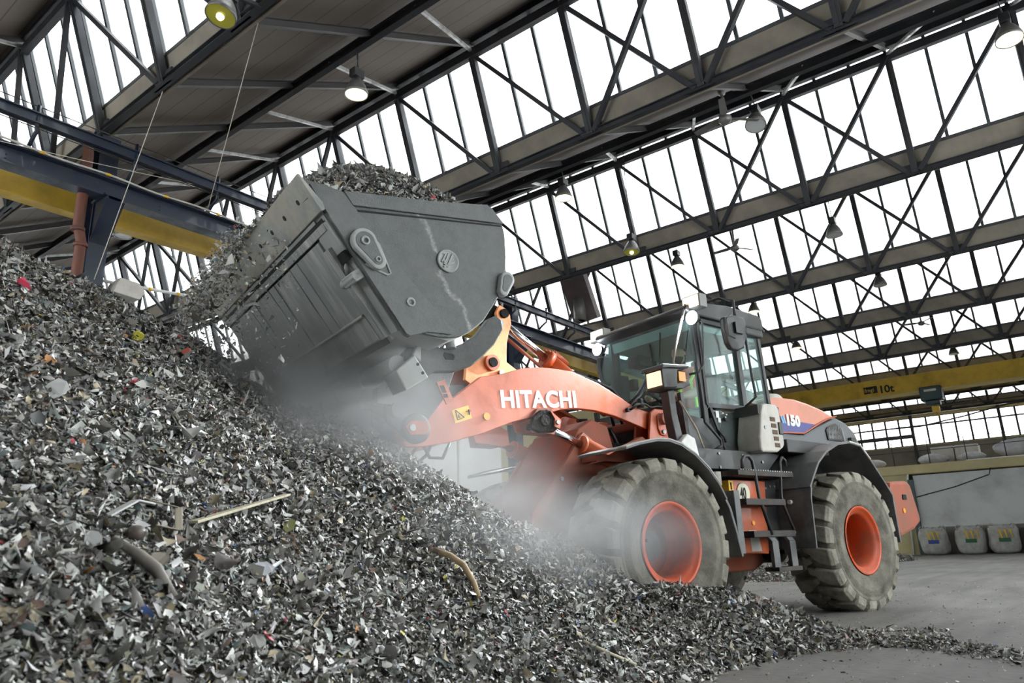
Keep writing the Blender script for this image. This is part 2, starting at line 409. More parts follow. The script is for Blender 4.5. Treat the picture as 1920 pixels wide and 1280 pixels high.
f = MB(); f.box(ID, XBACK-0.3, XBACK, YA, 5, 0, 11); f.box(ID, XBACK-0.3, XBACK, 25, YB, 0, 11); f.box(ID, XBACK-0.3, XBACK, 5, 25, 0, 1.2); f.box(ID, XBACK-0.3, XBACK, 5, 25, 7.6, 11)
f.build('wall_back', M['wallgrey'], kind='structure')
f = MB(); f.box(ID, XBACK-0.16, XBACK-0.148, 5, 25, 1.2, 7.6); wr = f.build('window_13', M['roofglass'], kind='structure')  # added window out of view, lights the underside of the bucket
b = MB()
for j in range(11): b.box(ID, XBACK-0.2, XBACK-0.1, 5+j*2-0.04, 5+j*2+0.04, 1.2, 7.6)
for z in (1.24, 4.5, 7.56): b.box(ID, XBACK-0.2, XBACK-0.1, 5, 25, z-0.04, z+0.04)
b.build('window_frame', M['bars'], wr)

f = MB(); f.box(ID, 34.15, 34.4, YN(4)+0.3, 27.5, 0, 8.1); wp = f.build('wall_partition', M['wallcream'], kind='structure')
f = MB(); f.box(ID, 34.08, 34.15, YN(4)+0.3, 27.5, 5.25, 5.45); f.build('trim_wall', mat('brown_trim', (0.16, 0.12, 0.08), 0.7), kind='structure')
f = MB(); f.box(ID, 34.15, 34.4, 27.5, YB, 0, 8.1); f.build('wall_partition_white', M['wallwhite'], kind='structure')
for yy in (31.0, 35.5, 40.0): f = MB(); f.box(ID, 34.10, 34.15, yy-.03, yy+.03, 0, 8.0); f.build('trim_wall', M['wallcream'], kind='structure')
nv = Vector((0.949, 0, 0.316))
for k in range(0, 10):
    xb = BX(k); B0 = Vector((xb, 0, ZB)); T0 = Vector((xb-0.107*U, 0, ZT))
    d = (T0-B0)
    Y = lambda p, y: Vector((p.x, y, p.z))
    if k == 0: vis = 'behind the viewer'
    else: vis = ORD[k]
    tr = thing('roof_truss', (xb, (YA+YB)/2, ZB), 'dark steel sawtooth roof truss %s' % vis, 'roof truss', 'sawtooth roof trusses')
    b = MB(); b.ibeam((xb-.02, YA, ZB-.01), (xb-.02, YB, ZB-.01), 0.12, 0.12, 0.015); b.build('bottom_chord', M['steel'], tr)
    b = MB(); b.bar(Y(T0, YA), Y(T0, YB), 0.12, 0.2); b.build('top_chord', M['steel'], tr)
    imax = I1 if k < 5 else 12
    for i in range(I0, imax+1):
        y = YN(i)
        b = MB()
        b.bar((B0.x, y, B0.z), (T0.x, y, T0.z), 0.13, 0.12, (1, 0, 0)); b.bar((B0.x-.065, y, B0.z), (T0.x-.065, y, T0.z), 0.03, 0.02, (1, 0, 0))
        b.bar((B0.x-0.02, y-0.25, B0.z+0.06), (B0.x-0.02, y+0.25, B0.z+0.06), 0.03, 0.26)
        b.build('post', M['steel'], tr)
        for c in (0, 8, 16):
            if c <= i <= c+4 and i > I0:
                b = MB(); b.bar(Y(T0, y), Y(B0, YN(i-1)+0.12), 0.085, 0.09, (1, 0, 0)); b.build('diagonal', M['steel'], tr)
            if c-3 <= i <= c+1 and i > I0:
                b = MB(); b.bar(Y(B0, y-0.1)+Vector((-.05, 0, 0)), Y(T0, YN(i-1))+Vector((-.05, 0, 0)), 0.085, 0.09, (1, 0, 0)); b.build('diagonal', M['steel'], tr)
    # glazing band
    off = nv*0.16
    g0, g1 = B0+d*0.2+off, B0+d*1.115+off
    w = MB(); w.prism(ID, [(g0.x, g0.z), (g1.x, g1.z), (g1.x+0.012, g1.z+0.004), (g0.x+0.012, g0.z+0.004)], YA, YB)
    wo = w.build('window_%d' % (k+1), M['roofglass'], kind='structure')
    b = MB(); i = 0; y = YA+0.04
    while y < YB:
        b.bar((g0.x, y, g0.z), (g1.x, y, g1.z), 0.065, 0.10, (1, 0, 0)); y += U*0.298/3
    for q in (g0, g1): b.bar((q.x, YA, q.z), (q.x, YB, q.z), 0.06, 0.08)
    b.build('glazing_bars', M['bars'], wo)
    # fascia board under the glass
    e0 = B0+off*0.7-Vector((0, 0, 0.06)); e1 = B0+d*0.2+off*0.8
    if k == 0: e1 = B0+d*1.1+off*.8      # unseen band behind the viewer, covered over to darken the near heap
    f = MB(); f.prism(ID, [(e0.x, e0.z), (e1.x, e1.z), (e1.x+0.05, e1.z), (e0.x+0.05, e0.z)], YA, YB)
    f.bar((e0.x-.03, YA, e0.z+0.14), (e0.x-.03, YB, e0.z+0.14), 0.02, 0.02)
    fo = f.build('trim_%d' % (k+1), M['fascia'], kind='structure')
    # roof slope from this beam up to the next one
    xt = BX(k+1)-0.107*U
    if k == 9: xt = XFAR+0.25
    zs = lambda x: ZB+0.14+(x-xb)*0.527
    c = MB(); c.prism(ID, [(xb+0.12, zs(xb+0.12)), (xt+0.08, zs(xt+0.08)), (xt+0.08, zs(xt+0.08)+0.1), (xb+0.12, zs(xb+0.12)+0.1)], YA-0.1, YB+0.1)
    co = c.build('ceiling', M['roof'], kind='structure')
    c = MB(); c.ibeam((xt, YA, zs(xt)-0.1), (xt, YB, zs(xt)-0.1), 0.13, 0.2); c.build('edge_beam', M['steel'], co)
    if k < 9:
        xm = xb+0.32*U
        c = MB(); c.ibeam((xm, YA, zs(xm)-0.22), (xm, YB, zs(xm)-0.22), 0.12, 0.2); c.build('purlin', M['steel'], co)
    for i in range(I0, imax+1):
        if k == 9: break
        y = YN(i)
        b = MB(); b.ibeam((xb+.05, y, zs(xb)-0.09), (xt, y, zs(xt)-0.16), 0.08, 0.13, .012); b.build('rafter', M['rafter'], tr)
        if k < 6 and i > I0:
            b = MB(); b.bar((xm, y-0.15*U, zs(xm)-0.2), (xt, y, ZT+.08), 0.06, 0.06); b.build('strut', M['steel_light'], tr)

# slope in front of the first truss of all, closing the roof behind the viewer
c = MB(); xt = BX(0)-0.107*U
c.prism(ID, [(XBACK-0.3, ZB-0.2), (xt-0.1, ZT+0.2), (xt-0.1, ZT+0.3), (XBACK-0.3, ZB-0.1)], YA, YB); c.build('ceiling', M['roof'], kind='structure')

# far window wall
w = MB(); w.box(ID, XFAR+0.1, XFAR+0.112, YA, 16, 6.35, 8.15); wo = w.build('window_11', M['roofglass'], kind='structure')
b = MB()
y = 8.42-4.84*3
while y < 14:
    for j in range(1, 6): b.box(ID, XFAR+0.04, XFAR+0.1, y+j*0.807-0.06, y+j*0.807+0.06, 6.35, 8.15)
    y += 4.84
for z in (6.35, 7.6, 8.15): b.box(ID, XFAR+0.02, XFAR+0.1, YA, 16, z-0.05, z+0.05)
b.box(ID, XFAR-0.02, XFAR+0.1, 8.42, 16, 6.85, 7.1)
b.build('window_frame', M['bars'], wo)
for j in range(6):
    y = 8.42+4.84*(j-3)
    c = MB(); c.ibeam((XFAR-0.3, y, 0), (XFAR-0.3, y, ZB+0.3), 0.16, 0.3, 0.03, (1, 0, 0))
    c.build('wall_far_post', M['steel'], kind='structure')

# ------------------------------------------------------------------ columns, crane runways
YC = YN(4)
def column(x, y, lab, grp):
    t = thing('steel_column', (x, y, 0), lab, 'column', grp)
    c = MB(); c.ibeam((x, y, 0), (x, y, ZB-0.1), 0.32, 0.34, 0.03, (0, 1, 0)); c.build('shaft', M['runway'], t, bevel=0.004)
    c = MB(); c.prism(lambda u, v, w: Vector((x+v, y-u, w)), [(0.1, 6.05), (0.62, 6.7), (0.62, 6.78), (0.1, 6.78)], -0.13, -0.10)
    c.prism(lambda u, v, w: Vector((x+v, y-u, w)), [(0.1, 6.05), (0.62, 6.7), (0.62, 6.78), (0.1, 6.78)], 0.10, 0.13)
    c.box(ID, x-0.17, x+0.17, y-0.64, y-0.1, 6.76, 6.80)
    c.bar((x, y-0.14, 6.02), (x, y-0.66, 6.7), 0.3, 0.03)
    c.build('bracket', M['runway'], t)
    c = MB(); c.box(ID, x-0.25, x+0.25, y-0.25, y+0.25, 0, 0.03); c.build('base_plate', M['runway'], t)
    return t
column(0.64*U, YC, 'navy blue steel column on the left rising behind the heap, with a brown pipe beside it', 'blue crane columns')
column(0.64*U+1.574*U, YC, 'pale hazy blue steel column standing behind the bucket link and the boom', 'blue crane columns')
for j in (2, 3): column(0.64*U+1.574*U*j, YC, 'blue steel column far behind the loader cab, number %s from the bucket' % ('two' if j == 2 else 'three'), 'blue crane columns')

def runway(y, ztop, h, w, m, lab, rail=True):
    t = thing('crane_runway_beam', (XFAR/2, y, ztop-h), lab, 'crane beam')
    b = MB(); b.ibeam((XBACK+.1, y, ztop-h/2), (XFAR-.1, y, ztop-h/2), w, h, 0.03)
    b.build('beam', m, t, bevel=0.004)
    if rail:
        b = MB(); b.box(ID, XBACK+.1, XFAR-.1, y-0.03, y+0.03, ztop, ztop+0.05); b.build('rail', M['steel'], t)
    return t
r1 = runway(YC-0.42, HC+0.855*U, 0.36, 0.30, M['runway'], 'long navy blue crane runway beam running over the heap and behind the bucket')
b = MB()
for i in range(24):
    x = XBACK+1+i*2.45
    b.cyl((x, YC-0.445, 6.97), (x, YC-0.43, 6.97), 0.012, n=8); b.cyl((x, YC-0.445, 6.90), (x, YC-0.43, 6.90), 0.012, n=8)
b.build('bolts', M['dark'], r1)
runway(YC+0.75, HC+0.92*U, 0.80, 0.26, M['yellow'], 'yellow crane girder seen just behind and below the navy blue runway beam', False)
runway(YN(-4)+0.42, HC+0.855*U, 0.36, 0.30, M['runway'], 'navy blue crane runway beam along the right side, outside the view')
# conductor beam with its hangers
yw, zw = YC-0.75, HC+0.928*U
t = thing('conductor_beam', (XFAR/2, yw, zw), 'thin navy blue beam with stretched wires above the crane runway', 'conductor beam')
b = MB(); b.ibeam((XBACK+.1, yw, zw-0.09), (XFAR-.1, yw, zw-0.09), 0.12, 0.19, 0.02); b.build('beam', M['runway'], t)
for z, yy in ((zw+0.13, yw), (zw-0.25, yw-0.05), (zw-0.21, yw+0.08)):
    b = MB(); b.cyl((XBACK+.1, yy, z), (XFAR-.1, yy, z), 0.009, n=5); b.build('wire', M['hose'], t)
x = -1.2
while x < 40:
    b = MB(); b.tube([(x, yw, zw+0.15), (x, yw, zw-0.2), (x+.02, yw+0.02, zw-0.3), (x+.02, yw+0.18, zw-0.38), (x+.02, YC-0.42, zw-0.5)], 0.032, 6); b.build('bracket', M['runway'], t)
    x += 1.55
# rain pipe
t = thing('drain_pipe', (4.35, YC-0.2, 0), 'rusty brown drain pipe running down beside the left blue column', 'pipe')
b = MB(); b.tube([(4.40, YC-0.2, 8.0), (4.40, YC-0.32, 7.5), (4.40, YC-0.32, 6.2), (4.49, YC-0.28, 5.95), (4.49, YC-0.28, 0)], 0.085, 14); b.build('pipe_run', M['pipe'], t)
for z in (6.1, 5.85, 3.0):
    b = MB(); b.cyl((4.40 if z > 6 else 4.49, YC-(0.32 if z > 6 else .28), z), (4.40 if z > 6 else 4.49, YC-(0.32 if z > 6 else .28), z+0.06), 0.11); b.build('pipe_collar', M['pipe'], t)

# conduit with yellow tape lying on the runway, ropes
def path(n, fn): return [fn(i/(n-1)) for i in range(n)]
t = thing('conduit', (2, YC-0.5, 7), 'white conduit with yellow tape marks lying along the navy runway beam', 'conduit')
pts = path(60, lambda s: (-2+10*s, YC-0.60, HC+0.855*U+0.02-0.03*math.sin(s*6*math.pi)**2))
b = MB(); b.tube(pts, 0.018, 8); b.build('tube', M['offwhite'], t)
b = MB()
for i in range(3, 58, 6): b.tube([pts[i], Vector(pts[i]).lerp(Vector(pts[i+1]), .5)], 0.023, 8)
b.build('tape', M['yel_sign'], t)
def rope(p, q, sag, lab):
    p, q = Vector(p), Vector(q); b = MB()
    b.tube(path(14, lambda s: p.lerp(q, s)-Vector((0, 0, sag*4*s*(1-s)))), 0.0065, 5)
    tag(b.build('rope', M['rope']), lab, 'rope', 'ropes by the left column')
rope((4.84, 8.14, 8.34), (6.45, 12.2, 7.1), 0.0, 'right one of the two pale ropes slanting from the brown roof to the runway beam')
rope((4.72, 10.7, 8.14), (4.62, 12.15, 5.2), 0.0, 'pale rope hanging from the first truss past the left column down to the heap')
rope((3.0, 12.1, 7.0), (6.35, 12.1, 7.55), 0.02, 'pale horizontal rope tied between the conduit and the hanging rope')
# floodlight and the taped rod below the yellow girder
t = thing('flood_lamp', (5.3, YC+0.1, 5.2), 'grey box flood light next to the left column above the heap', 'lamp')
b = MB(); b.prism(lambda u, v, w: Vector((5.3+u, YC-0.2+v, 5.3+w)), [(-0.25, -0.12), (0.2, -0.16), (0.28, 0.0), (0.16, 0.14), (-0.16, 0.16)], -0.2, 0.2); b.build('housing', M['offwhite'], t, bevel=0.01)
b = MB(); b.bar((5.0, YC, 5.3), (5.1, YC-0.05, 5.3), 0.04, 0.04); b.build('bracket', M['steel'], t)
t = thing('striped_rod', (5.6, YC, 5.1), 'white rod with yellow tape sticking out from the left column above the heap', 'rod')
b = MB(); b.tube([(4.9, YC-0.1, 5.42), (6.55, YC-0.25, 5.5)], 0.03, 8); b.build('rod', M['white'], t)
b = MB()
for s in (0.5, 0.8, 0.97):
    p = Vector((4.9, YC-0.1, 5.42)).lerp(Vector((6.55, YC-0.25, 5.5)), s); b.tube([p, p+Vector((0.06, -.005, 0.003))], 0.036, 8)
b.build('tape', M['yel_sign'], t)
# dark duct leaning on the fourth glazing band
t = thing('air_duct', (2.88*U, 1.75*U, ZB), 'dark brown flat duct standing in front of the glass behind the bucket link', 'duct')
b = MB(); b.bar((2.73*U, 1.74*U, HC+1.27*U), (2.82*U, 1.72*U, HC+1.03*U), 0.95, 0.30, (1, 0, 0)); b.build('duct_body', mat('brown_duct', (0.10, 0.08, 0.08), 0.7, 0, (0.15, 0.12, 0.12), 0.5, 3), t)
b = MB(); b.lathe((2.77*U, 1.73*U, HC+1.02*U), (0, 0, 1), [(0, 0.2), (0, 0.22), (0.8, 0.22), (0.9, 0.1), (0.9, 0)], 16); b.build('chimney', M['lampshade'], t)

# ------------------------------------------------------------------ bridge crane
XG = 5.1*U
t = thing('bridge_crane', (XG, 4, 7.1), 'yellow overhead bridge crane girder marked 10t with a dark hoist at the right', 'crane')
b = MB(); b.box(ID, XG-0.22, XG+0.22, YN(-4)+0.9, YC-0.98, 7.23, 8.05); b.build('girder', M['yellow'], t, bevel=0.01)
b = MB(); b.box(ID, XG-0.32, XG+0.32, YN(-4)+0.9, YC-0.98, 7.15, 7.22); b.build('bottom_flange', mat('pale_crane_flange', (0.40, 0.33, 0.16), 0.6), t)
for y in (YN(-4)+0.42, YC-0.42):
    b = MB(); b.box(ID, XG-1.4, XG+1.4, y-0.12, y+0.12, 7.20, 7.40); b.box(ID, XG-.25, XG+.25, min(y, y+(1 if y < 0 else -1)*.62), max(y, y+(1 if y < 0 else -1)*.62), 7.22, 7.40); b.build('end_carriage', M['yellow'], t, bevel=0.01)
b = MB(); b.box(ID, XG-0.4, XG+0.28, 4.55, 5.45, 6.72, 7.36); b.box(ID, XG-0.34, XG+0.2, 4.7, 5.3, 6.5, 6.72); h = b.build('hoist', M['hoist'], t, bevel=0.05)
b = MB(); b.box(ID, XG-0.42, XG-0.40, 4.75, 5.25, 7.12, 7.22); b.build('maker_plate', M['offwhite'], h)
b = MB(); b.box(ID, XG-0.12, XG+0.12, 4.8, 5.1, 6.2, 6.45); b.tube([(XG, 4.95, 6.2), (XG, 4.95, 6.1), (XG, 4.87, 6.0), (XG, 4.95, 5.93), (XG, 5.04, 6.0)], 0.035, 8)
for yy in (4.85, 5.05): b.cyl((XG, yy, 6.4), (XG, yy, 6.55), 0.012, n=6)
b.build('hook_block', M['yellow'], h)
b = MB(); b.box(ID, XG-0.235, XG-0.22, 7.22, 7.82, 7.42, 7.76); b.build('logo_plate', M['dark'], t)

def text(s, name, m, parent, O, xd, yd, size, off=0.0, ext=0.004, sx=1.0, label=None, sp=1.0):
    """flat raised lettering: O lower left corner, xd reading direction, yd up"""
    cu = bpy.data.curves.new(name, 'FONT'); cu.body = s; cu.size = size; cu.extrude = ext; cu.offset = off; cu.space_character = sp
    cu.resolution_u = 4
    ob = bpy.data.objects.new(name, cu); COL.objects.link(ob)
    bpy.context.view_layer.update()
    dg = bpy.context.evaluated_depsgraph_get()
    me = bpy.data.meshes.new_from_object(ob.evaluated_get(dg))
    bpy.data.objects.remove(ob)
    xd, yd = Vector(xd).normalized(), Vector(yd).normalized(); zd = xd.cross(yd)
    Mx = Matrix((xd*sx, yd, zd)).transposed().to_4x4(); Mx.translation = Vector(O)
    me.transform((wmat(parent).inverted() @ Mx) if parent else Mx)
    me.materials.clear(); me.materials.append(m)
    o = bpy.data.objects.new(name, me); COL.objects.link(o); o.parent = parent
    if label: o['label'] = label
    return o
text('10t', 'lettering', M['dark'], t, (XG-0.225, 7.16, 7.38), (0, -1, 0), (0, 0, 1), 0.50, 0.014)
text('fmgi', 'lettering', mat('logo_yellow', (0.45, 0.3, 0.03), 0.5), t, (XG-0.24, 7.79, 7.50), (0, -1, 0), (0, 0, 1), 0.26, 0.002)

# ------------------------------------------------------------------ pendant lamps and fans
def lamp(p, up, kind, lab, tilt=0.0):
    p = Vector(p)
    t = thing('pendant_lamp', p, lab, 'lamp', 'bell shaped pendant lamps')
    ax = (math.sin(tilt), 0, math.cos(tilt))
    sh = MB(); sh.lathe(p, ax, [(0.0, 0.195), (0.0, 0.205), (0.06, 0.2), (0.16, 0.165), (0.26, 0.11), (0.30, 0.08), (0.30, 0.0)], 24); sh.lathe(p, ax, [(0.005, 0.194), (0.15, 0.15), (0.26, 0.09)], 24)
    sh.build('reflector', M['lampshade'], t)
    g = MB(); g.lathe(p, ax, [(0.015, 0.0), (0.006, 0.10), (0.012, 0.19)], 24)
    g.build('glass', {'on': M['lamp_on'], 'off': M['lamp_off'], 'yel': M['lamp_yel']}[kind], t)
    if kind == 'yel':
        g = MB(); g.ball(p+Vector((0.0, 0, 0.0)), 0.055, n=10); g.build('bulb', M['lamp_on'], t)
    A = Vector(ax)
    h = MB(); h.cyl(p+A*0.28, p+A*0.36, 0.075); h.bar(p+A*0.34, p+A*0.50, 0.22, 0.16, (0, 1, 0)); h.build('ballast_box', M['black'], t, bevel=0.01)
    if kind == 'yel' and p.x < 6:
        c = MB(); c.bar(p+A*0.45, (4.66, p.y, 8.17), 0.05, 0.05); c.build('arm', M['steel'], t)
    if up > 0.56:
        c = MB(); c.tube([p+A*0.5, p+Vector((0.03, 0.02, (0.5+up)/2)), p+Vector((0, 0, up))], 0.011, 6); c.tube([p+A*0.5+Vector((.05, 0, 0)), p+Vector((-.03, 0.03, up))], 0.006, 5); c.build('chain', M['steel'], t)
LP = [((4.09, 7.85, 7.64), 0.55, 'yel', 'bell lamp with greenish yellow glow seen from below near the top left corner', 0.25),
      ((7.09, 8.70, 8.40), 1.0, 'on', 'brightly lit bell lamp under the brown roof, directly above the bucket load', 0),
      ((12.99, 8.36, 8.56), 0.9, 'on', 'lit bell lamp just above the rear corner of the bucket', 0),
      ((12.99, -0.37, 8.39), 1.05, 'on', 'large lit bell lamp cut by the right edge near the top right corner', 0.12),
      ((12.99, 3.80, 8.57), 0.9, 'off', 'unlit grey bell lamp hanging right beside the nearest ceiling fan', 0.3),
      ((15.22, 7.88, 7.76), 3.05, 'yel', 'bell lamp with yellow glow under the third truss above the cab', 0.1),
      ((18.89, 8.32, 8.58), 0.9, 'on', 'small bell lamp right of the yellow glowing one, above the cab', 0),
      ((18.89, 3.95, 8.24), 1.25, 'off', 'dark bell lamp hanging low before the glass right of the centre fan', 0),
      ((24.79, 4.08, 8.51), 0.9, 'off', 'dark bell lamp hanging below the fifth truss on the right', 0),
      ((24.79, 8.22, 8.57), 0.9, 'on', 'bell lamp just above the rear roof of the cab', 0),
      ((30.67, 8.60, 8.46), 1.0, 'on', 'small lit bell lamp right of the cab rear window', 0),
      ((36.6, 3.64, 8.38), 1.1, 'off', 'small dark bell lamp just above the yellow bridge crane', 0),
      ((7.09, 17.3, 8.36), 1.1, 'off', 'pale grey bell lamp under the yellow girder right of the left column', 0)]
for a in LP: lamp(*a)
def fan(p, up, L, a0, lab):
    p = Vector(p); t = thing('ceiling_fan', p, lab, 'fan', 'three-bladed ceiling fans')
    b = MB(); b.cyl(p, p+Vector((0, 0, up)), 0.028, n=8); b.lathe(p+Vector((0, 0, up-0.12)), (0, 0, 1), [(0, 0.03), (0.03, 0.07), (0.12, 0.08)], 12); b.build('down_rod', M['lampshade'], t)
    b = MB(); b.lathe(p+Vector((0, 0, -0.1)), (0, 0, 1), [(0, 0), (0, 0.07), (0.04, 0.12), (0.12, 0.12), (0.16, 0.06), (0.16, 0)], 20); b.build('motor', M['lampshade'], t)
    for j in range(3):
        a = a0+j*2*math.pi/3; d = Vector((math.cos(a), math.sin(a), 0)); s = Vector((-math.sin(a), math.cos(a), 0.25)).normalized()
        b = MB(); r0, r1 = 0.10, L
        P = [p+d*r+s*w*x for r, w in ((r0, .03), (0.22, .07), (r1, .055)) for x in (-1, 1)]
        Q = [q+Vector((0, 0, 0.012)) for q in P]
        b.add(P+Q, [(0, 1, 3, 2), (2, 3, 5, 4), (6, 8, 9, 7), (8, 10, 11, 9), (0, 2, 8, 6), (2, 4, 10, 8), (1, 7, 9, 3), (3, 9, 11, 5), (4, 5, 11, 10), (0, 6, 7, 1)])
        b.build('blade', M['lampshade'], t)
fan((12.15, 4.1, 8.45), 0.62, 0.68, -0.75, 'grey ceiling fan nearest the viewer, hanging at the upper right')
fan((18.75, 6.52, 8.62), 0.8, 0.62, -0.55, 'dark ceiling fan before the glass above the cab')
fan((30.67, 3.9, 8.55), 0.9, 0.62, -0.3, 'small far ceiling fan above the yellow bridge crane')

# ------------------------------------------------------------------ mezzanine at the far right
XM = 34.0
s = MB(); s.box(ID, XM, XFAR, YA, 13, 3.17, 3.55); so = s.build('mezzanine_slab', M['wallcream'], kind='structure')
s = MB(); s.ibeam((XM-0.06, YA, 3.36), (XM-0.06, 13, 3.36), 0.12, 0.34, 0.04); s.build('edge_channel', M['wallcream'], so)
s = MB(); s.box(ID, XM-0.15, XM-0.05, YA, 3.7, 3.53, 3.56); s.build('edge_strip', M['white'], so)
s = MB(); s.box(ID, XM+0.05, XM+0.25, 5.9, 13, 0, 3.17); s.build('wall_mezzanine', M['wallcream'], kind='structure')
s = MB(); s.box(ID, XM+0.08, XM+0.2, YA, 5.72, 1.05, 3.12); s.build('wall_panel', M['doorwhite'], kind='structure')
s = MB(); s.box(ID, XM+0.1, XM+0.22, YA, 5.72, 0, 1.05); s.build('wall_plinth', M['wallgrey'], kind='structure')
s = MB(); s.box(ID, XM-0.1, XM+0.06, 5.72, 5.92, 0, 2.95); tag(s.build('door_post', M['teal']), 'dark teal post at the left edge of the pale wall panel', 'post')
s = MB(); s.tube([(XM-0.05, 6.15, 0), (XM-0.05, 6.08, 1.9), (XM-0.05, 5.9, 2.95), (XM-.05, 5.86, 3.2)], 0.035, 8); tag(s.build('white_pipe', M['white']), 'thin white pipe standing left of the teal post', 'pipe')
s = MB(); s.tube([(XM-0.05, 5.7, 2.25), (XM-0.05, 4.3, 2.55), (XM-.05, 3.05, 2.93), (XM-.05, 2.95, 3.2)], 0.022, 6); tag(s.build('wall_cable', M['steel']), 'thin cable climbing to the right across the pale wall panel', 'cable')
t = thing('railing', (XM, 3, 3.55), 'thin dark railing along the edge of the upper floor', 'railing')
y = YA+0.4
while y < 13:
    b = MB(); b.cyl((XM+0.05, y, 3.55), (XM+0.05, y, 4.5), 0.018, n=6); b.build('rail_post', M['steel'], t); y += 1.32
for z in (4.1, 4.5): b = MB(); b.cyl((XM+0.05, YA+.1, z), (XM+0.05, 12.8, z), 0.015, n=6); b.build('handrail', M['steel'], t)
t = thing('pipe_run', (XM+6, 3, 6), 'thin dark pipes running along before the far windows', 'pipe')
b = MB(); b.tube([(XM+8, 8.8, 6.15), (XM+8, 6.3, 6.1), (XM+8, 4.4, 6.35), (XM+8, 2.4, 6.7), (XM+8, -2, 6.85)], 0.04, 6); b.build('pipe', M['steel'], t)
b = MB(); b.tube([(XM+8, 12, 6.95), (XM+8, -3, 7.0)], 0.03, 6); b.build('pipe', M['steel'], t)
b = MB(); b.box(ID, XM+8, XM+8.1, 3.6, 5.5, 7.02, 7.12); b.build('light_fitting', M['steel'], t)

def lump(name, c, sx, sy, sz, m, lab, cat, grp, seed=0, sq=2.6, par=None):
    c = Vector(c); R = np.random.default_rng(seed); b = MB(); V = []; n, mm = 28, 16
    ph = R.uniform(0, 6.28, 8)
    for i in range(mm+1):
        t = math.pi*i/mm
        for k in range(n):
            q = 2*math.pi*k/n
            x, y, z = math.sin(t)*math.cos(q), math.sin(t)*math.sin(q), math.cos(t)
            e = (abs(x)**sq+abs(y)**sq+abs(z)**sq)**(-1/sq)
            w = 1+0.05*math.sin(3*q+ph[0]+2*t)+0.04*math.sin(5*q+ph[1]-3*t)+0.03*math.sin(9*t+ph[2])*math.sin(7*q+ph[3])
            V.append(c+Vector((x*e*sx*w, y*e*sy*w, (z*e*w if z > 0 else z*e)*sz+sz)))
    F = [(i*n+k, (i+1)*n+k, (i+1)*n+(k+1) % n, i*n+(k+1) % n) for i in range(mm) for k in range(n)]
    b.add(V, F, True)
    o = b.build(name, m, par)
    return tag(o, lab, cat, grp) if lab else o
BG = [(5.25, 'blue', 'leftmost big white bag on the floor with a blue printed box'),
      (4.0, 'green', 'second big white bag from the teal post with a green printed box'),
      (2.93, 'green', 'third big white bag from the teal post, before the pale wall'),
      (1.75, 'green', 'big white bag at the right picture edge before the pale wall')]
for j, (y, c, lab) in enumerate(BG):
    t = thing('big_bag', (XM-0.65, y, 0), lab, 'bag', 'big bags on the floor')
    lump('bag_body', (XM-0.65, y, 0), 0.42, 0.48, 0.50, M['bag'], None, None, None, seed=j+3, sq=4.5, par=t)
    for sx in (-1, 1):
        for sy in (-1, 1):
            b = MB(); p = Vector((XM-0.65+sx*0.33, y+sy*0.36, 0.88)); b.tube([p, p+Vector((0, sy*0.05, 0.13)), p+Vector((0, -sy*0.02, 0.2)), p+Vector((sx*-.05, -sy*0.1, 0.12))], 0.018, 6); b.build('lifting_loop', M['bag'], t)
    x = XM-0.65-0.455
    for q in range(3):
        b = MB(); yy = y+0.02+(-0.17*q if j else -0.16*q+.04); b.prism(lambda u, v, w: Vector((x+v, yy+u, w)), [(0.10, 0.86), (0.03, 0.86), (-0.02+q*.02, 0.55), (0.03, 0.55)], -0.02, 0.03); b.build('yellow_print', M['bagyel'], t)
    b = MB(); b.box(ID, x-0.02, x+0.05, y-0.22, y+0.14, 0.42, 0.56); b.build('printed_box', M['bagblue' if c == 'blue' else 'green'], t)
for j, (y, s, lab) in enumerate([(8.4, 0.55, 'crumpled white bag pile at the left end of the upper floor railing'), (7.3, 0.42, 'smaller crumpled white heap right of the leftmost one on the upper floor'),
                                 (5.0, 0.45, 'crumpled white plastic heap with a pointed top in the middle of the upper floor'), (3.6, 0.4, 'low crumpled heap right of the pointed one on the upper floor'),
                                 (1.9, 0.75, 'long crumpled white film pile at the right end of the upper floor')]):
    lump('plastic_heap', (XM+0.9, y, 3.55), 0.6, s*1.3, s*0.5, M['bagfar'], lab, 'bag', 'white plastic on the upper floor', seed=20+j, sq=1.7)
for yy in (4.75, 3.85):
    b = MB(); b.box(ID, XM+2.0, XM+2.8, yy-0.43, yy+0.43, 3.55, 4.38); tag(b.build('pale_crate', M['offwhite'], bevel=0.03), 'pale crate standing behind the railing, the %s of the two' % ('left' if yy > 4.5 else 'right'), 'crate', 'pale crates')

# ------------------------------------------------------------------ wheel loader
J = Vector((7.46, 3.55, 0))
def frame(deg):
    a = math.radians(deg); ff = Vector((math.cos(a), math.sin(a), 0)); nn = Vector((-math.sin(a), math.cos(a), 0))
    return lambda u, v, w: J+ff*u+nn*v+Vector((0, 0, w))
FT, RT = frame(163), frame(165)
LD = thing('wheel_loader', J, 'orange and black articulated wheel loader with raised scrap bucket, driving onto the heap', 'wheel loader', rz=math.radians(165))

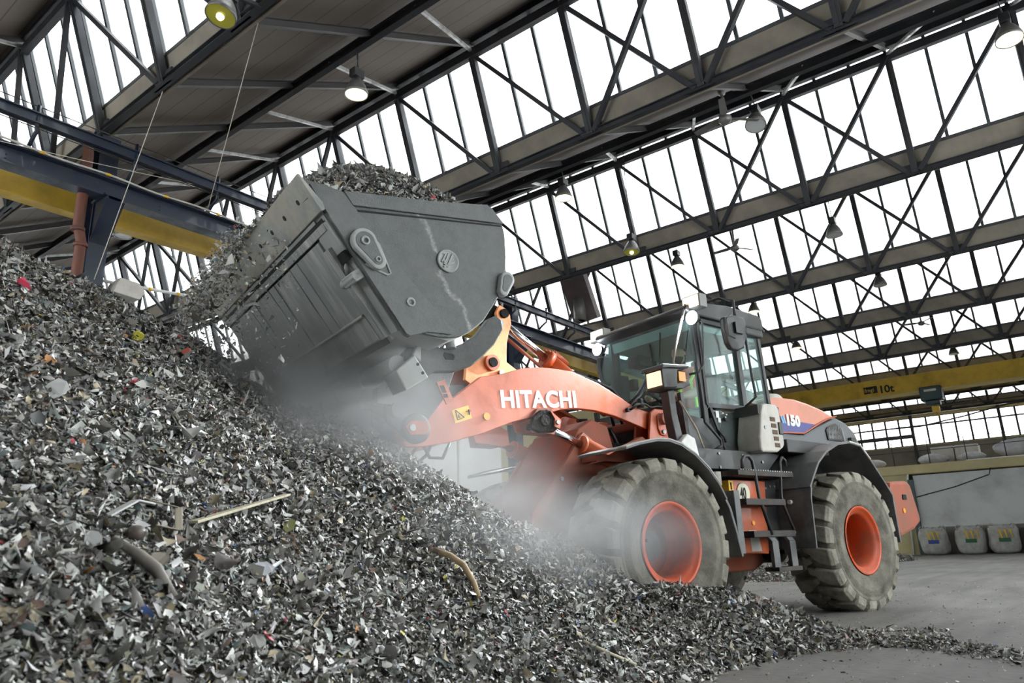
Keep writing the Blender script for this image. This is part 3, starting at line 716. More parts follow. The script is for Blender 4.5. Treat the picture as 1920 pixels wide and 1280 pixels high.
def wheel(T, u, side, zc, lab=None):
    O = T(u, 0.965*side, zc); ax = (T(0, 1, 0)-T(0, 0, 0))*side; e1 = T(1, 0, 0)-T(0, 0, 0); e2 = Vector((0, 0, 1))
    R = 0.72; hw = 0.255
    wt = thing('wheel', (0, 0, 0), None, None); wt.parent = LD
    wt.matrix_parent_inverse = Matrix.Identity(4)
    loc = wmat(LD).inverted() @ O; wt.location = loc
    t = MB()
    prof = [(-0.20, 0.34), (-0.245, 0.37), (-0.27, 0.44), (-0.275, 0.50), (-0.27, 0.585), (-0.262, 0.645), (-0.24, 0.675), (-0.20, 0.684), (-0.12, 0.688), (0, 0.69),
            (0.12, 0.688), (0.20, 0.684), (0.24, 0.675), (0.262, 0.645), (0.266, 0.615), (0.272, 0.605), (0.272, 0.59), (0.266, 0.58), (0.266, 0.565), (0.27, 0.56), (0.272, 0.515), (0.276, 0.508), (0.275, 0.50), (0.27, 0.44), (0.262, 0.425), (0.262, 0.415), (0.245, 0.37), (0.235, 0.352), (0.20, 0.34)]
    t.lathe(O, ax, prof, 72)
    ty = t.build('tyre', M['tyre'], wt)
    # lugs: paired blocks, shoulder lug and a centre block, on both sides
    t = MB(); n = 20
    def P(th, v, r): return O+ax*v+(e1*math.cos(th)+e2*math.sin(th))*r
    for i in range(n):
        for sd in (-1, 1):
            th = 2*math.pi*(i+(0.25 if sd > 0 else -0.25))/n
            sk = 0.10
            a, b_ = 0.105, 0.075
            # shoulder block from v=.27 to v=.10 and inner block towards the centre, slanted
            segs = [(0.270, 0.650, 0.0, 0.10), (0.266, 0.685, 0.0, 0.105), (0.240, 0.716, 0.01, 0.112), (0.13, 0.726, 0.045, 0.105), (0.05, 0.728, 0.09, 0.085), (0.045, 0.728, 0.10, 0.05), (-0.03, 0.726, 0.14, 0.045)]
            V = []
            for v, r, o, wd in segs:
                for s_ in (-1, 1):
                    V.append(P(th+o+s_*wd, v*sd, r)); V.append(P(th+o+s_*(wd+0.012), v*sd, min(r-0.045, 0.672)))
            m_ = len(segs); F = []
            for k in range(m_-1):
                q = 4*k; F += [(q, q+2, q+6, q+4), (q, q+4, q+5, q+1), (q+2, q+3, q+7, q+6)]
            F += [(0, 1, 3, 2), (4*m_-4, 4*m_-2, 4*m_-1, 4*m_-3)]
            t.add(V, F)
    t.build('tread_lugs', M['lug'], wt, bevel=0.010)
    r = MB()
    r.lathe(O, ax, [(0.17, 0.335), (0.235, 0.345), (0.250, 0.353), (0.252, 0.345), (0.246, 0.325), (0.225, 0.318), (0.222, 0.29), (0.205, 0.283), (0.200, 0.272), (0.06, 0.262), (-0.06, 0.258)], 56)
    r.lathe(O, ax, [(-0.24, 0.345), (-0.2, 0.30), (-0.1, 0.27)], 40)
    r.build('rim', M['rim'], wt)
    r = MB(); r.lathe(O, ax, [(-0.05, 0.262), (-0.08, 0.25), (-0.115, 0.215), (-0.125, 0.15), (-0.12, 0.12), (-0.12, 0.0)], 48); r.build('wheel_disc', M['disc'], wt)
    h = MB(); h.lathe(O, ax, [(-0.12, 0.125), (-0.05, 0.12), (-0.04, 0.10), (-0.04, 0.0)], 24)
    for j in range(10):
        c = O+ax*-0.125+(e1*math.cos(j*.628)+e2*math.sin(j*.628))*0.185
        h.cyl(c, c+ax*0.03, 0.014, n=6)
    h.build('hub', M['disc'], wt)
    h = MB(); c = O+ax*0.06+(e1*math.cos(2.5)*-1+e2*math.sin(2.5)*.35)*0.2
    h.cyl(c, c+ax*0.05, 0.035, n=10); h.cyl(c+ax*0.05, c+ax*0.08, 0.015, n=8); h.bar(c, c+(e1*0.05+e2*.02), 0.05, 0.02)
    h.build('valve', M['chassis'], wt)
wheel(FT, 1.45, 1, 0.72); wheel(FT, 1.45, -1, 0.72); wheel(RT, -1.45, 1, 0.70); wheel(RT, -1.45, -1, 0.70)

def prt(b, name, m, bevel=0.0, lab=None): return b.build(name, m, LD, bevel=bevel, label=lab)
# axles
b = MB(); b.cyl(FT(1.45, -0.95, 0.72), FT(1.45, 0.95, 0.72), 0.13); b.lathe(FT(1.45, 0, 0.72), FT(0, 1, 0)-FT(0, 0, 0), [(-0.25, 0.05), (-0.18, 0.22), (0.18, 0.22), (0.25, 0.05)], 20); prt(b, 'front_axle', M['chassis'])
b = MB(); b.cyl(RT(-1.45, -0.95, 0.70), RT(-1.45, 0.95, 0.70), 0.13); b.lathe(RT(-1.45, 0, 0.70), RT(0, 1, 0)-RT(0, 0, 0), [(-0.25, 0.05), (-0.18, 0.22), (0.18, 0.22), (0.25, 0.05)], 20); prt(b, 'rear_axle', M['chassis'])

# boom arms
arm = [(3.53, 1.81), (3.40, 1.93), (3.28, 1.90), (3.09, 1.95), (2.82, 2.155), (2.60, 2.205), (2.36, 2.285), (2.20, 2.31), (2.05, 2.32), (1.80, 2.315), (1.48, 2.235), (1.20, 2.12), (1.0, 2.03), (0.80, 2.0), (0.66, 2.0), (0.62, 1.92), (0.66, 1.85), (0.88, 1.83), (1.29, 1.93), (1.55, 1.965), (1.76, 1.965), (1.95, 1.94), (2.08, 1.90), (2.30, 1.84), (2.49, 1.79), (2.82, 1.665), (3.13, 1.575), (3.38, 1.53), (3.52, 1.52), (3.62, 1.60), (3.62, 1.72)]
for s in (1, -1):
    b = MB(); b.prism(FT, arm, 0.41*s, 0.47*s)
    b.prism(FT, [(2.42, 1.82), (2.28, 1.90), (2.12, 1.92), (2.0, 1.86), (1.98, 1.72), (2.08, 1.70), (2.38, 1.72)], 0.33*s, 0.36*s)
    a = prt(b, 'boom_arm', M['orange'], 0.006)
    b = MB(); b.strip(FT, [(3.0, 1.99), (2.82, 2.13), (2.05, 2.295), (1.48, 2.21), (0.9, 1.98)], 0.03, 0.33*s, 0.41*s)
    b.prism(FT, [(2.35, 1.80), (2.25, 1.92), (2.10, 1.93), (2.02, 1.80), (2.08, 1.70), (2.33, 1.70)], 0.36*s, 0.51*s)
    b.build('inner_web', M['orange2'], a)
    if s == 1:
        text('HITACHI', 'lettering', M['white'], a, FT(2.62, 0.472, 1.908), FT(-1, 0, 0.085)-FT(0, 0, 0), FT(0.085, 0, 1)-FT(0, 0, 0), 0.208, 0.0075, 0.0015, 1.02, 'white lettering', 1.05)
        b = MB(); b.prism(FT, [(3.11, 1.84), (2.95, 1.895), (2.915, 1.79), (3.075, 1.735)], 0.47, 0.473); sg = b.build('warning_sticker', M['yel_sign'], a)
        b = MB()
        A, B_, C_ = Vector((3.055, 1.765)), Vector((3.075, 1.845)), Vector((2.99, 1.79))
        for p, q in ((A, B_), (B_, C_), (C_, A)): b.bar(FT(p.x, 0.475, p.y), FT(q.x, 0.475, q.y), 0.006, 0.004, FT(0, 1, 0)-FT(0, 0, 0))
        b.bar(FT(3.048, .475, 1.81), FT(3.04, .475, 1.78), 0.005, 0.004); b.bar(FT(3.05, .475, 1.795), FT(3.03, .475, 1.79), 0.005, 0.004)
        b.bar(FT(2.95, .475, 1.86), FT(2.94, .475, 1.815), 0.02, 0.004); b.bar(FT(2.975, .475, 1.84), FT(2.925, .475, 1.85), 0.008, 0.004)
        b.build('pictogram', M['dark'], a)
        b = MB(); b.cyl(FT(2.77, 0.47, 1.815), FT(2.77, 0.48, 1.815), 0.032, n=20); b.build('reflector', M['amber'], a)
        b = MB(); b.cyl(FT(1.13, 0.47, 2.0), FT(1.13, 0.51, 2.0), 0.022, n=12); b.build('grease_nipple', M['black'], a)
        # greasy knuckle where the lift cylinder meets the arm
        b = MB(); b.prism(FT, [(2.36, 1.73), (2.33, 1.83), (2.24, 1.90), (2.16, 1.915), (2.08, 1.86), (2.05, 1.76), (2.10, 1.715), (2.26, 1.70)], 0.455, 0.545); b.build('greasy_knuckle', M['grease'], a, bevel=0.012)
        b = MB(); b.prism(FT, [(2.15, 1.90), (2.03, 1.825), (2.05, 1.745), (2.11, 1.76), (2.10, 1.83)], 0.545, 0.56); b.build('keeper_plate', M['orange'], a)
        b = MB(); b.cyl(FT(2.075, 0.56, 1.80), FT(2.075, 0.575, 1.80), 0.022, n=6); b.build('bolt', M['steel_light'], a)
        b = MB(); b.cyl(FT(2.21, .545, 1.81), FT(2.21, .56, 1.81), 0.05, n=16); b.build('pin_head', M['grease'], a, bevel=.004)
        b = MB(); b.lathe(FT(3.53, 0.62, 1.635), FT(0, 1, 0)-FT(0, 0, 0), [(0, 0.115), (0.05, 0.115), (0.06, 0.10), (0.06, 0)], 32); b.build('pin_boss', M['frame_dark'], a)
        b = MB(); b.prism(FT, [(3.60, 1.575), (3.64, 1.63), (3.60, 1.685), (3.47, 1.69), (3.44, 1.635), (3.47, 1.585)], 0.68, 0.70); b.build('pin_plate', M['orange'], a, bevel=0.004)
        b = MB(); b.cyl(FT(3.59, 0.70, 1.63), FT(3.59, 0.72, 1.63), 0.026, n=10); b.build('bolt', M['steel_light'], a)
b = MB(); b.cyl(FT(2.62, -0.44, 1.98), FT(2.62, 0.44, 1.98), 0.13, n=20); prt(b, 'boom_cross_tube', M['orange2'])
for pu, pw, pr1 in ((0.72, 1.93, .06), (3.46, 1.66, .055)):
    b = MB(); b.cyl(FT(pu, -.6, pw), FT(pu, .6, pw), pr1); prt(b, 'boom_pin', M['orange2'])
# lift cylinders
for s in (1, -1):
    A, B_ = FT(2.20, 0.43*s, 1.80), FT(0.55, 0.43*s, 1.25)
    d = B_-A; k0 = .31 if s > 0 else .20
    b = MB(); b.cyl(A+d*k0, A+d*0.95, 0.082, n=24); b.cyl(A+d*(k0-.015), A+d*k0, 0.088, n=24)
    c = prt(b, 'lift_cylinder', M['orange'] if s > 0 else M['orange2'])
    b = MB(); b.cyl(A, A+d*(k0+.02), 0.037, n=20); b.build('piston_rod', M['chrome'], c)
# bucket tilt cylinder and bellcrank
A, B_ = FT(2.30, 0, 2.88), FT(0.95, 0, 2.10); d = B_-A
b = MB(); b.cyl(A+d*0.44, A+d, 0.085, n=24); b.cyl(A+d*0.41, A+d*0.45, 0.105, n=20)
for j in range(8):
    a_ = j*math.pi/4; c_ = A+d*0.405+Vector((0, 0, 1))*0.09*math.cos(a_)+(FT(0, 1, 0)-FT(0, 0, 0))*0.09*math.sin(a_); b.cyl(c_, c_+d.normalized()*0.05, 0.012, n=6)
b.tube([A+d*0.5+Vector((0, 0, .08)), A+d*0.5+Vector((0, 0, .14)), A+d*0.62+Vector((0, 0, .13))], 0.03, 8)
c = prt(b, 'tilt_cylinder', M['orange'])
b = MB(); b.cyl(A, A+d*0.45, 0.042, n=20); b.build('piston_rod', M['chrome'], c)
b = MB(); b.tube([A+d*0.05+Vector((0, 0, -.12)), A+d*0.42+Vector((0, 0, -.13))], 0.018, 8); b.build('grease_line', M['orange2'], c)
lev = [(2.38, 2.975), (2.31, 2.95), (2.26, 2.89), (2.25, 2.80), (2.285, 2.70), (2.31, 2.60), (2.32, 2.42), (2.16, 2.33), (2.05, 2.20), (2.2, 2.10), (2.62, 2.10), (2.78, 2.2), (2.76, 2.36), (2.66, 2.44), (2.56, 2.50), (2.47, 2.62), (2.40, 2.76), (2.42, 2.9)]
for s in (1, -1):
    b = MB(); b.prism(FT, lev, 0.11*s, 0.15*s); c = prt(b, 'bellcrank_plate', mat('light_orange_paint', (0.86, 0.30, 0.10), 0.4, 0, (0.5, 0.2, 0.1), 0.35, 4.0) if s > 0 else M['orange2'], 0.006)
    if s > 0:
        b = MB(); b.cyl(FT(2.50, 0.15, 2.385), FT(2.50, 0.19, 2.385), 0.075, n=24); b.build('pivot_ring', M['orange'], c)
        b = MB(); b.cyl(FT(2.50, 0.19, 2.385), FT(2.50, 0.205, 2.385), 0.045, n=20); b.cyl(FT(2.34, 0.15, 2.89), FT(2.34, 0.18, 2.89), 0.045, n=20); b.build('pivot_pin', M['grease'], c)
        b = MB(); b.cyl(FT(2.395, 0.15, 2.30), FT(2.395, 0.18, 2.30), 0.03, n=8); b.cyl(FT(2.375, .15, 2.79), FT(2.375, .175, 2.79), 0.028, n=8); b.build('bolt', M['steel_light'], c)
b = MB(); b.prism(FT, [(p[0]+(0.02 if p[0] < 2.4 else 0.03), p[1]+0.01) for p in lev[:7]]+[(2.50, 2.45), (2.56, 2.55), (2.50, 2.65), (2.44, 2.78), (2.46, 2.92)], -0.10, 0.10); prt(b, 'greasy_lever_core', M['grease'])
b = MB(); b.prism(FT, [(2.80, 2.42), (2.74, 2.44), (2.70, 2.1), (2.78, 2.06)], -0.22, -0.12); prt(b, 'link_guard', M['orange2'])
b = MB(); b.bar(FT(2.66, 0, 2.12), FT(3.35, 0, 2.0), 0.16, 0.14); prt(b, 'push_link', M['bucket_pl'])
b = MB(); b.prism(FT, [(2.66, 2.42), (2.50, 2.42), (2.40, 2.2), (2.58, 2.08)], -0.08, 0.10); prt(b, 'greasy_boss', M['grease'], 0.02)

# carriage (grey tipping frame) below the bucket
plate = [(3.62, 2.24), (3.16, 2.32), (3.17, 2.12), (3.24, 1.93), (3.41, 1.71), (3.40, 1.58), (3.58, 1.55), (3.76, 1.68), (3.78, 1.88), (3.74, 1.99)]
b = MB()
for v in (0.60, 0.36, -0.36, -0.60): b.prism(FT, plate, v-0.02, v+0.02)
b.box(FT, 3.2, 3.6, -0.95, 0.6, 2.05, 2.2)
prt(b, 'tipping_frame', M['frame_dark'], 0.006)
hook = [(3.68, 2.26), (3.80, 2.12), (3.76, 1.98), (3.62, 1.96), (3.54, 2.01), (3.37, 2.03), (3.22, 2.09), (3.11, 2.18), (3.0, 2.29), (2.91, 2.43), (2.925, 2.51), (2.975, 2.54), (3.05, 2.50), (3.17, 2.35), (3.28, 2.27), (3.41, 2.21), (3.51, 2.205), (3.60, 2.28)]
for s in (1, -1):
    b = MB(); b.prism(FT, hook, 0.90*s, 0.97*s); c = prt(b, 'hook_arm', M['frame_dark'], 0.012)
    if s > 0:
        b = MB(); b.prism(FT, [(3.47, 2.145), (3.46, 2.17), (3.39, 2.165), (3.37, 2.15), (3.38, 2.12), (3.45, 2.115)], 0.968, 0.974); b.build('slot', M['dark'], c)
b = MB(); b.cyl(FT(3.83, -0.95, 2.03), FT(3.83, 0.95, 2.03), 0.075, n=24)
for v in (0.42, -0.1, -0.7): b.cyl(FT(3.83, v-.03, 2.03), FT(3.83, v+.03, 2.03), 0.10, n=24)
prt(b, 'pivot_tube', M['bucket'])
b = MB(); b.prism(FT, [(3.89, 1.965), (3.745, 2.10), (3.63, 1.945), (3.81, 1.83)], 0.82, 1.04); b.prism(FT, [(3.75, 2.10), (3.71, 2.20), (3.68, 2.19), (3.68, 2.06)], 0.97, 1.02)
c = prt(b, 'bolt_block', M['bucket'], 0.01)
b = MB()
for u, w in ((3.72, 2.03), (3.68, 1.97)): b.cyl(FT(u, 1.035, w), FT(u, 1.045, w), 0.012, n=8)
b.build('bolt_holes', M['dark'], c)
b = MB()
for v in (0.62, 0.40):
    b.cyl(FT(3.70, v-0.03, 1.76), FT(3.70, v+0.09, 1.76), 0.062, n=20); b.box(FT, 3.72, 3.86, v-.04, v+.05, 1.80, 1.92)
b.tube([FT(3.83, 0.42, 1.95), FT(3.86, .45, 1.88), FT(3.80, .5, 1.82), FT(3.7, .5, 1.76)], 0.05, 10)
prt(b, 'tipping_cylinder', M['bucket_pl'])
b = MB(); b.prism(FT, [(3.34, 2.02), (3.27, 2.05), (3.18, 1.88), (3.25, 1.85)], 0.62, 0.635); c = prt(b, 'orange_plate', M['orange'])
b = MB(); b.prism(FT, [(3.315, 1.995), (3.275, 2.0), (3.25, 1.945), (3.29, 1.94)], 0.635, 0.638); b.prism(FT, [(3.285, 1.93), (3.245, 1.935), (3.235, 1.905), (3.27, 1.90)], 0.635, 0.638); b.build('cut_outs', M['dark'], c)
b = MB()
for dv, pts in ((0.2, [(3.42, 1.60), (3.37, 1.47), (3.29, 1.43), (3.2, 1.50), (3.14, 1.62)]), (0.3, [(3.3, 1.6), (3.22, 1.47), (3.1, 1.47), (3.03, 1.60)]), (.1, [(3.38, 1.6), (3.32, 1.45), (3.26, 1.55), (3.2, 1.62)])):
    b.tube([FT(u, dv, w) for u, w in pts], 0.014, 8)
prt(b, 'hydraulic_hoses', M['hose'])

# ------------------------------------------------------------------ bucket (part with sub-parts)
BV = 1.30
BK = thing('bucket', (0, 0, 0), None, None); BK.parent = LD; BK.location = wmat(LD).inverted() @ FT(3.8, 0, 2.2)
def bk(b, name, m, bevel=0.0): return b.build(name, m, BK, bevel=bevel)
side = [(4.72, 3.12), (4.43, 3.10), (3.7, 3.21), (3.26, 3.295), (3.21, 3.27), (3.115, 3.15), (3.10, 3.08), (3.095, 2.9), (3.11, 2.72), (3.15, 2.60), (3.21, 2.51), (3.31, 2.36), (3.40, 2.28), (3.51, 2.20), (3.61, 2.18), (3.70, 2.175), (3.79, 2.18), (3.85, 2.20), (3.92, 2.14), (3.955, 2.15), (4.26, 2.55), (4.51, 2.87), (4.58, 2.96)]
for s in (1, -1): b = MB(); b.prism(FT, side, (BV-0.03)*s, BV*s); bk(b, 'side_plate', M['bucket_side'], 0.004)
b = MB()
b.strip(FT, [(4.58, 2.99), (4.28, 2.60), (3.98, 2.20), (3.85, 2.205), (3.6, 2.19), (3.42, 2.28), (3.32, 2.37), (3.22, 2.52), (3.13, 2.72), (3.115, 3.08), (3.23, 3.26), (3.30, 3.29)], 0.025, -BV+.03, BV-.03)
bk(b, 'shell', M['bucket'])
b = MB(); b.prism(FT, [(4.74, 3.135), (4.755, 3.13), (4.58, 2.91), (4.555, 2.925), (4.57, 2.97)], -BV-.02, BV+.02)
ce = bk(b, 'cutting_edge', M['edge'], 0.003)
dn = Vector((4.755-4.58, 3.13-2.91)).normalized(); nn_ = Vector((dn.y, -dn.x))   # outward normal of the floor (forward, down)
b = MB()
for j in range(9):
    v = 1.12-j*0.28; c = Vector((4.58, 2.91))+dn*0.15
    p = FT(c.x, v, c.y)
    b.cyl(p-(FT(nn_.x, 0, nn_.y)-FT(0, 0, 0))*0.004, p+(FT(nn_.x, 0, nn_.y)-FT(0, 0, 0))*0.003, 0.019, n=10)
bk(b, 'bolt_holes', M['dark'])
# floor underside: local frame a along floor (from heel up), h outwards
A0 = Vector((3.985, 2.165)); A1 = Vector((4.56, 2.90)); da = (A1-A0).normalized(); dh = Vector((da.y, -da.x)); LF = (A1-A0).length
def FL(a, v, h):
    q = A0+da*a+dh*h; return FT(q.x, v, q.y)
b = MB(); b.box(FL, -0.02, LF+0.01, -BV+0.05, BV-0.16, -0.03, 0.0); bk(b, 'floor_plate', M['bucket'])
b = MB(); b.box(FL, LF-0.045, LF-0.015, -BV+0.03, BV-0.05, 0.0, 0.006); b.box(FL, LF-0.115, LF-0.10, -BV+0.05, BV-0.22, 0.0, 0.004); b.box(FL, -0.03, 0.02, -BV+0.1, BV-0.2, 0, 0.005); bk(b, 'groove', M['dark'])
b = MB(); b.box(FL, LF-0.10, LF-0.045, -BV+0.05, BV-0.05, 0.0, 0.018); bk(b, 'cross_bar', M['wear'], 0.003)
for v0, v1, th, mm in ((1.06, 0.64, 0.022, 'wear'), (0.64, 0.50, 0.03, 'bucket'), (0.46, 0.10, 0.018, 'wear'), (0.10, -0.02, 0.028, 'bucket'), (-0.06, -0.42, 0.018, 'wear'), (-0.42, -0.54, 0.028, 'bucket'), (-0.58, -1.1, 0.018, 'wear')):
    b = MB(); b.box(FL, 0.24, LF-0.12, v1, v0, 0, th); bk(b, 'wear_strip', M[mm], 0.003)
b = MB(); b.box(FL, 0.03, 0.225, -1.15, 1.02, 0, 0.012); bk(b, 'heel_plate', M['wear'], 0.002)
b = MB()
pr_ = [FL(0.232, 1.02-i*0.06, 0.018+0.004*((i*7) % 3)) for i in range(37)]; b.tube(pr_, 0.011, 6); bk(b, 'weld_bead', M['offwhite'])
b = MB(); b.box(FL, 0.02, LF-0.20, 1.09, 1.15, -0.02, 0.045); b.box(FL, 0.02, LF-0.20, 1.16, 1.175, -0.02, 0.05); bk(b, 'side_rail', M['wear'], 0.004)
b = MB(); b.box(FL, 0.0, LF-0.14, 1.15, 1.27, -0.08, -0.03); bk(b, 'side_channel', M['dark'])
b = MB(); b.box(FL, LF-0.27, LF-0.05, 1.08, 1.28, -0.05, 0.012); bk(b, 'channel_cover', M['bucket'], 0.002)
b = MB(); b.box(FL, LF-0.34, LF-0.275, 1.12, 1.27, -0.04, 0.02); bk(b, 'channel_opening', M['dark'])
b = MB(); b.box(FL, LF-0.49, LF-0.42, 1.10, 1.28, -0.02, 0.06); b.cyl(FL(LF-0.455, 1.06, 0.03), FL(LF-0.455, 1.28, 0.03), 0.035, n=12); bk(b, 'pin_block', M['bucket'], 0.008)
b = MB(); b.tube([FL(LF-0.33, 1.2, -0.02), FL(LF-0.37, 1.21, 0.03), FL(LF-0.42, 1.19, 0.04)], 0.012, 8); bk(b, 'small_hose', M['steel_light'])
# side details (near side)
V1 = BV
band = [(4.665, 3.085), (4.55, 3.07), (4.425, 3.085), (4.37, 3.02), (4.03, 2.65), (3.60, 2.245), (3.575, 2.215), (3.60, 2.20), (3.79, 2.19), (3.92, 2.145), (3.95, 2.155), (4.26, 2.55), (4.51, 2.87)]
b = MB(); b.prism(FT, band, V1, V1+0.016); bk(b, 'side_band', M['bucket_pl'], 0.003)
b = MB(); b.prism(FT, [(4.36, 3.005), (4.43, 3.095), (3.70, 3.205), (3.27, 3.29), (3.22, 3.265), (3.125, 3.175), (3.125, 3.165)], V1, V1+0.022); bk(b, 'rim_band', M['bucket_pl'], 0.004)
b = MB(); b.prism(FT, [(4.345, 2.985), (3.13, 3.155), (3.13, 3.145), (4.335, 2.972)], V1, V1+0.004); bk(b, 'painted_shadow_strip', M['dark'])  # dark strip laid on as the shadow below the rim band
def boss(pts_, v0, v1, name, m):
    b = MB(); b.prism(FT, pts_, v0, v1); return bk(b, name, m, 0.012)
def egg(c, r0, c2, r1, n=10):
    c, c2 = Vector(c), Vector(c2); d = (c2-c).normalized(); p = Vector((-d.y, d.x)); L = []
    for i in range(n+1):
        t = -math.pi/2+math.pi*i/n; L.append(c-d*r0*math.cos(t)-p*r0*math.sin(t))
    for i in range(n+1):
        t = math.pi/2-math.pi*i/n; L.append(c2+d*r1*math.cos(t)-p*r1*math.sin(t)*1)
    return [tuple(q) for q in L]
boss(egg((4.285, 2.745), 0.095, (4.185, 2.625), 0.062), V1+0.016, V1+0.06, 'pivot_boss', M['bucket'])
boss(egg((4.283, 2.745), 0.068, (4.19, 2.63), 0.038), V1+0.06, V1+0.064, 'boss_face', M['bucket_pl'])
b = MB()
for c, r in (((4.285, 2.745), 0.032), ((4.19, 2.63), 0.02), ((3.92, 2.385), 0.034)):
    b.lathe(FT(c[0], V1+(0.064 if c[0] > 4 else 0.016), c[1]), FT(0, 1, 0)-FT(0, 0, 0), [(0, r), (0.008, r), (0.008, r*0.6), (0.0, r*0.55), (0.0, 0)], 20)
bk(b, 'bolt_heads', M['bucket'])
b = MB(); L = [FT(u, V1+0.018, w) for u, w in ((4.20, 2.79), (4.165, 2.76), (4.075, 2.565), (4.10, 2.55), (4.20, 2.575), (4.26, 2.60))]; b.tube(L, 0.008, 6); bk(b, 'weld_bead', M['bucket'])
# emblem disc
ec = Vector((3.617, 2.755))
b = MB(); b.lathe(FT(ec.x, V1, ec.y), FT(0, 1, 0)-FT(0, 0, 0), [(0, 0.088), (0.014, 0.088), (0.018, 0.08), (0.012, 0.074), (0.012, 0)], 36)
for p, q, w in (((-.02, .05), (-.055, -.02), 0.012), ((.005, .06), (-.035, -.035), .012), ((.035, .055), (-.01, -.05), .012), ((.05, -.005), (-.04, -.055), .012), ((-.045, .045), (.0, .062), .008), ((-.02, -.045), (-.04, .0), .01)):
    b.bar(FT(ec.x-p[0], V1+.016, ec.y+p[1]), FT(ec.x-q[0], V1+.016, ec.y+q[1]), w, 0.01, FT(0, 1, 0)-FT(0, 0, 0))
bk(b, 'maker_emblem', M['bucket'])
boss(egg((3.115, 2.70), 0.062, (3.15, 2.60), 0.042), V1-0.01, V1+0.05, 'stop_boss', M['bucket'])
boss(egg((3.118, 2.695), 0.04, (3.145, 2.615), 0.026), V1+0.05, V1+0.054, 'boss_face', M['bucket_pl'])
b = MB(); b.prism(FT, [(3.40, 3.27), (3.22, 3.40), (3.16, 3.36), (3.12, 3.2), (3.2, 3.2)], V1-0.35, V1-0.30); bk(b, 'spill_guard', M['bucket_pl'])
b = MB(); b.cyl(FT(3.42, 1.0, 2.20), FT(3.42, 1.0, 2.30), 0.04, n=14); bk(b, 'rear_pin', M['bucket'])
# ------------------------------------------------------------------ front frame, tower, fenders
for s in (1, -1):
    b = MB(); b.prism(FT, [(1.10, 1.55), (1.42, 1.60), (1.66, 1.76), (1.70, 1.72), (1.95, 1.40), (2.29, 1.02), (2.32, 0.72), (2.20, 0.55), (1.2, 0.5), (0.3, 0.5), (0.3, 0.9), (0.9, 1.2)], 0.38*s, 0.42*s)
    c = prt(b, 'front_frame_plate', M['orange2'], 0.006)
    if s > 0:
        b = MB(); b.tube([FT(1.78, .42, 1.28), FT(1.78, .47, 1.28), FT(1.82, .47, 1.22), FT(1.78, .47, 1.14), FT(1.78, .42, 1.14)], 0.008, 6); b.build('grab_handle', M['chassis'], c)
        b = MB(); b.cyl(FT(1.95, .42, 1.32), FT(1.95, .435, 1.32), .02, n=8); b.build('bolt', M['steel_light'], c)
    b = MB(); b.prism(FT, [(0.95, 1.50), (0.86, 1.99), (0.80, 2.03), (0.68, 2.03), (0.63, 1.98), (0.58, 1.50)], 0.50*s, 0.53*s); b.prism(FT, [(0.95, 1.50), (0.86, 1.99), (0.80, 2.03), (0.68, 2.03), (0.63, 1.98), (0.58, 1.50)], 0.30*s, 0.33*s)
    c = prt(b, 'tower_bracket', M['orange'], 0.006)
    b = MB(); b.prism(FT, [(0.79, 1.96), (0.75, 1.99), (0.70, 1.97), (0.67, 1.93), (0.66, 1.80), (0.70, 1.76), (0.76, 1.77), (0.79, 1.83)], 0.53*s, 0.548*s); b.build('keeper_plate', M['orange'], c, bevel=0.004)
    b = MB(); b.cyl(FT(0.725, .548*s, 1.80), FT(0.725, .565*s, 1.80), .022, n=10); b.build('bolt', M['steel_light'], c)
b = MB(); b.prism(FT, [(1.66, 1.80), (1.50, 1.90), (1.30, 1.85), (1.2, 1.5), (0.9, 1.2), (0.9, 0.9), (1.9, 0.9), (2.25, 0.95), (1.95, 1.35)], -0.36, 0.36); prt(b, 'front_frame_core', M['orange2'], 0.01)
b = MB(); b.prism(FT, [(1.62, 1.86), (1.40, 2.02), (1.22, 2.0), (1.16, 1.80), (1.3, 1.6)], -0.2, -0.15); prt(b, 'tower_web', M['orange'], 0.006)
b = MB(); b.prism(FT, [(1.42, 1.92), (1.34, 1.92), (1.20, 1.60), (1.30, 1.58)], 0.20, 0.23); prt(b, 'tower_web', M['orange'], 0.006)
b = MB(); b.prism(FT, [(1.60, 1.80), (1.30, 1.80), (1.1, 1.55), (1.45, 1.45)], 0.0, 0.19); b.box(FT, 0.62, 1.3, -.3, .3, 1.2, 1.7); prt(b, 'hose_bay', M['grease'])
b = MB()
for j, (a, c) in enumerate((((1.35, 1.95), (1.15, 1.5)), ((1.22, 1.9), (1.05, 1.5)), ((1.12, 1.86), (0.98, 1.52)))):
    b.tube([FT(a[0]+.1, .1+.05*j, a[1]-.02), FT(a[0], .1+.05*j, a[1]), FT(c[0], .15+.05*j, c[1])], 0.022, 8)
prt(b, 'tower_hoses', M['hose'])
b = MB(); b.box(FT, 2.0, 2.33, -0.5, 0.42, 0.5, 0.75); prt(b, 'front_belly_plate', M['chassis'], 0.02)
b = MB()
for v, dz in ((0.05, 0), (-0.08, 0.02), (0.14, -0.03)):
    b.tube([FT(1.62, v, 2.32), FT(1.45, v, 2.42+dz), FT(1.22, v, 2.38+dz), FT(1.0, v, 2.32+dz), FT(0.86, v, 2.18), FT(0.80, v, 1.95)], 0.017, 8)
b.tube([FT(0.98, 0.30, 2.05), FT(0.78, 0.30, 2.2), FT(0.62, .3, 2.40)], 0.035, 8)
prt(b, 'boom_hoses', M['hose'])
b = MB()
pc = [FT(1.12, .52, 2.0), FT(1.02, .52, 2.06), FT(.92, .52, 2.07), FT(.85, .52, 2.04), FT(.75, .52, 2.06), FT(.62, .52, 2.05)]
b.tube(pc, 0.012, 6); b.cyl(FT(.97, .5, 2.03), FT(.97, .5, 2.12), .035, n=10); prt(b, 'sensor_cable', M['hose'])

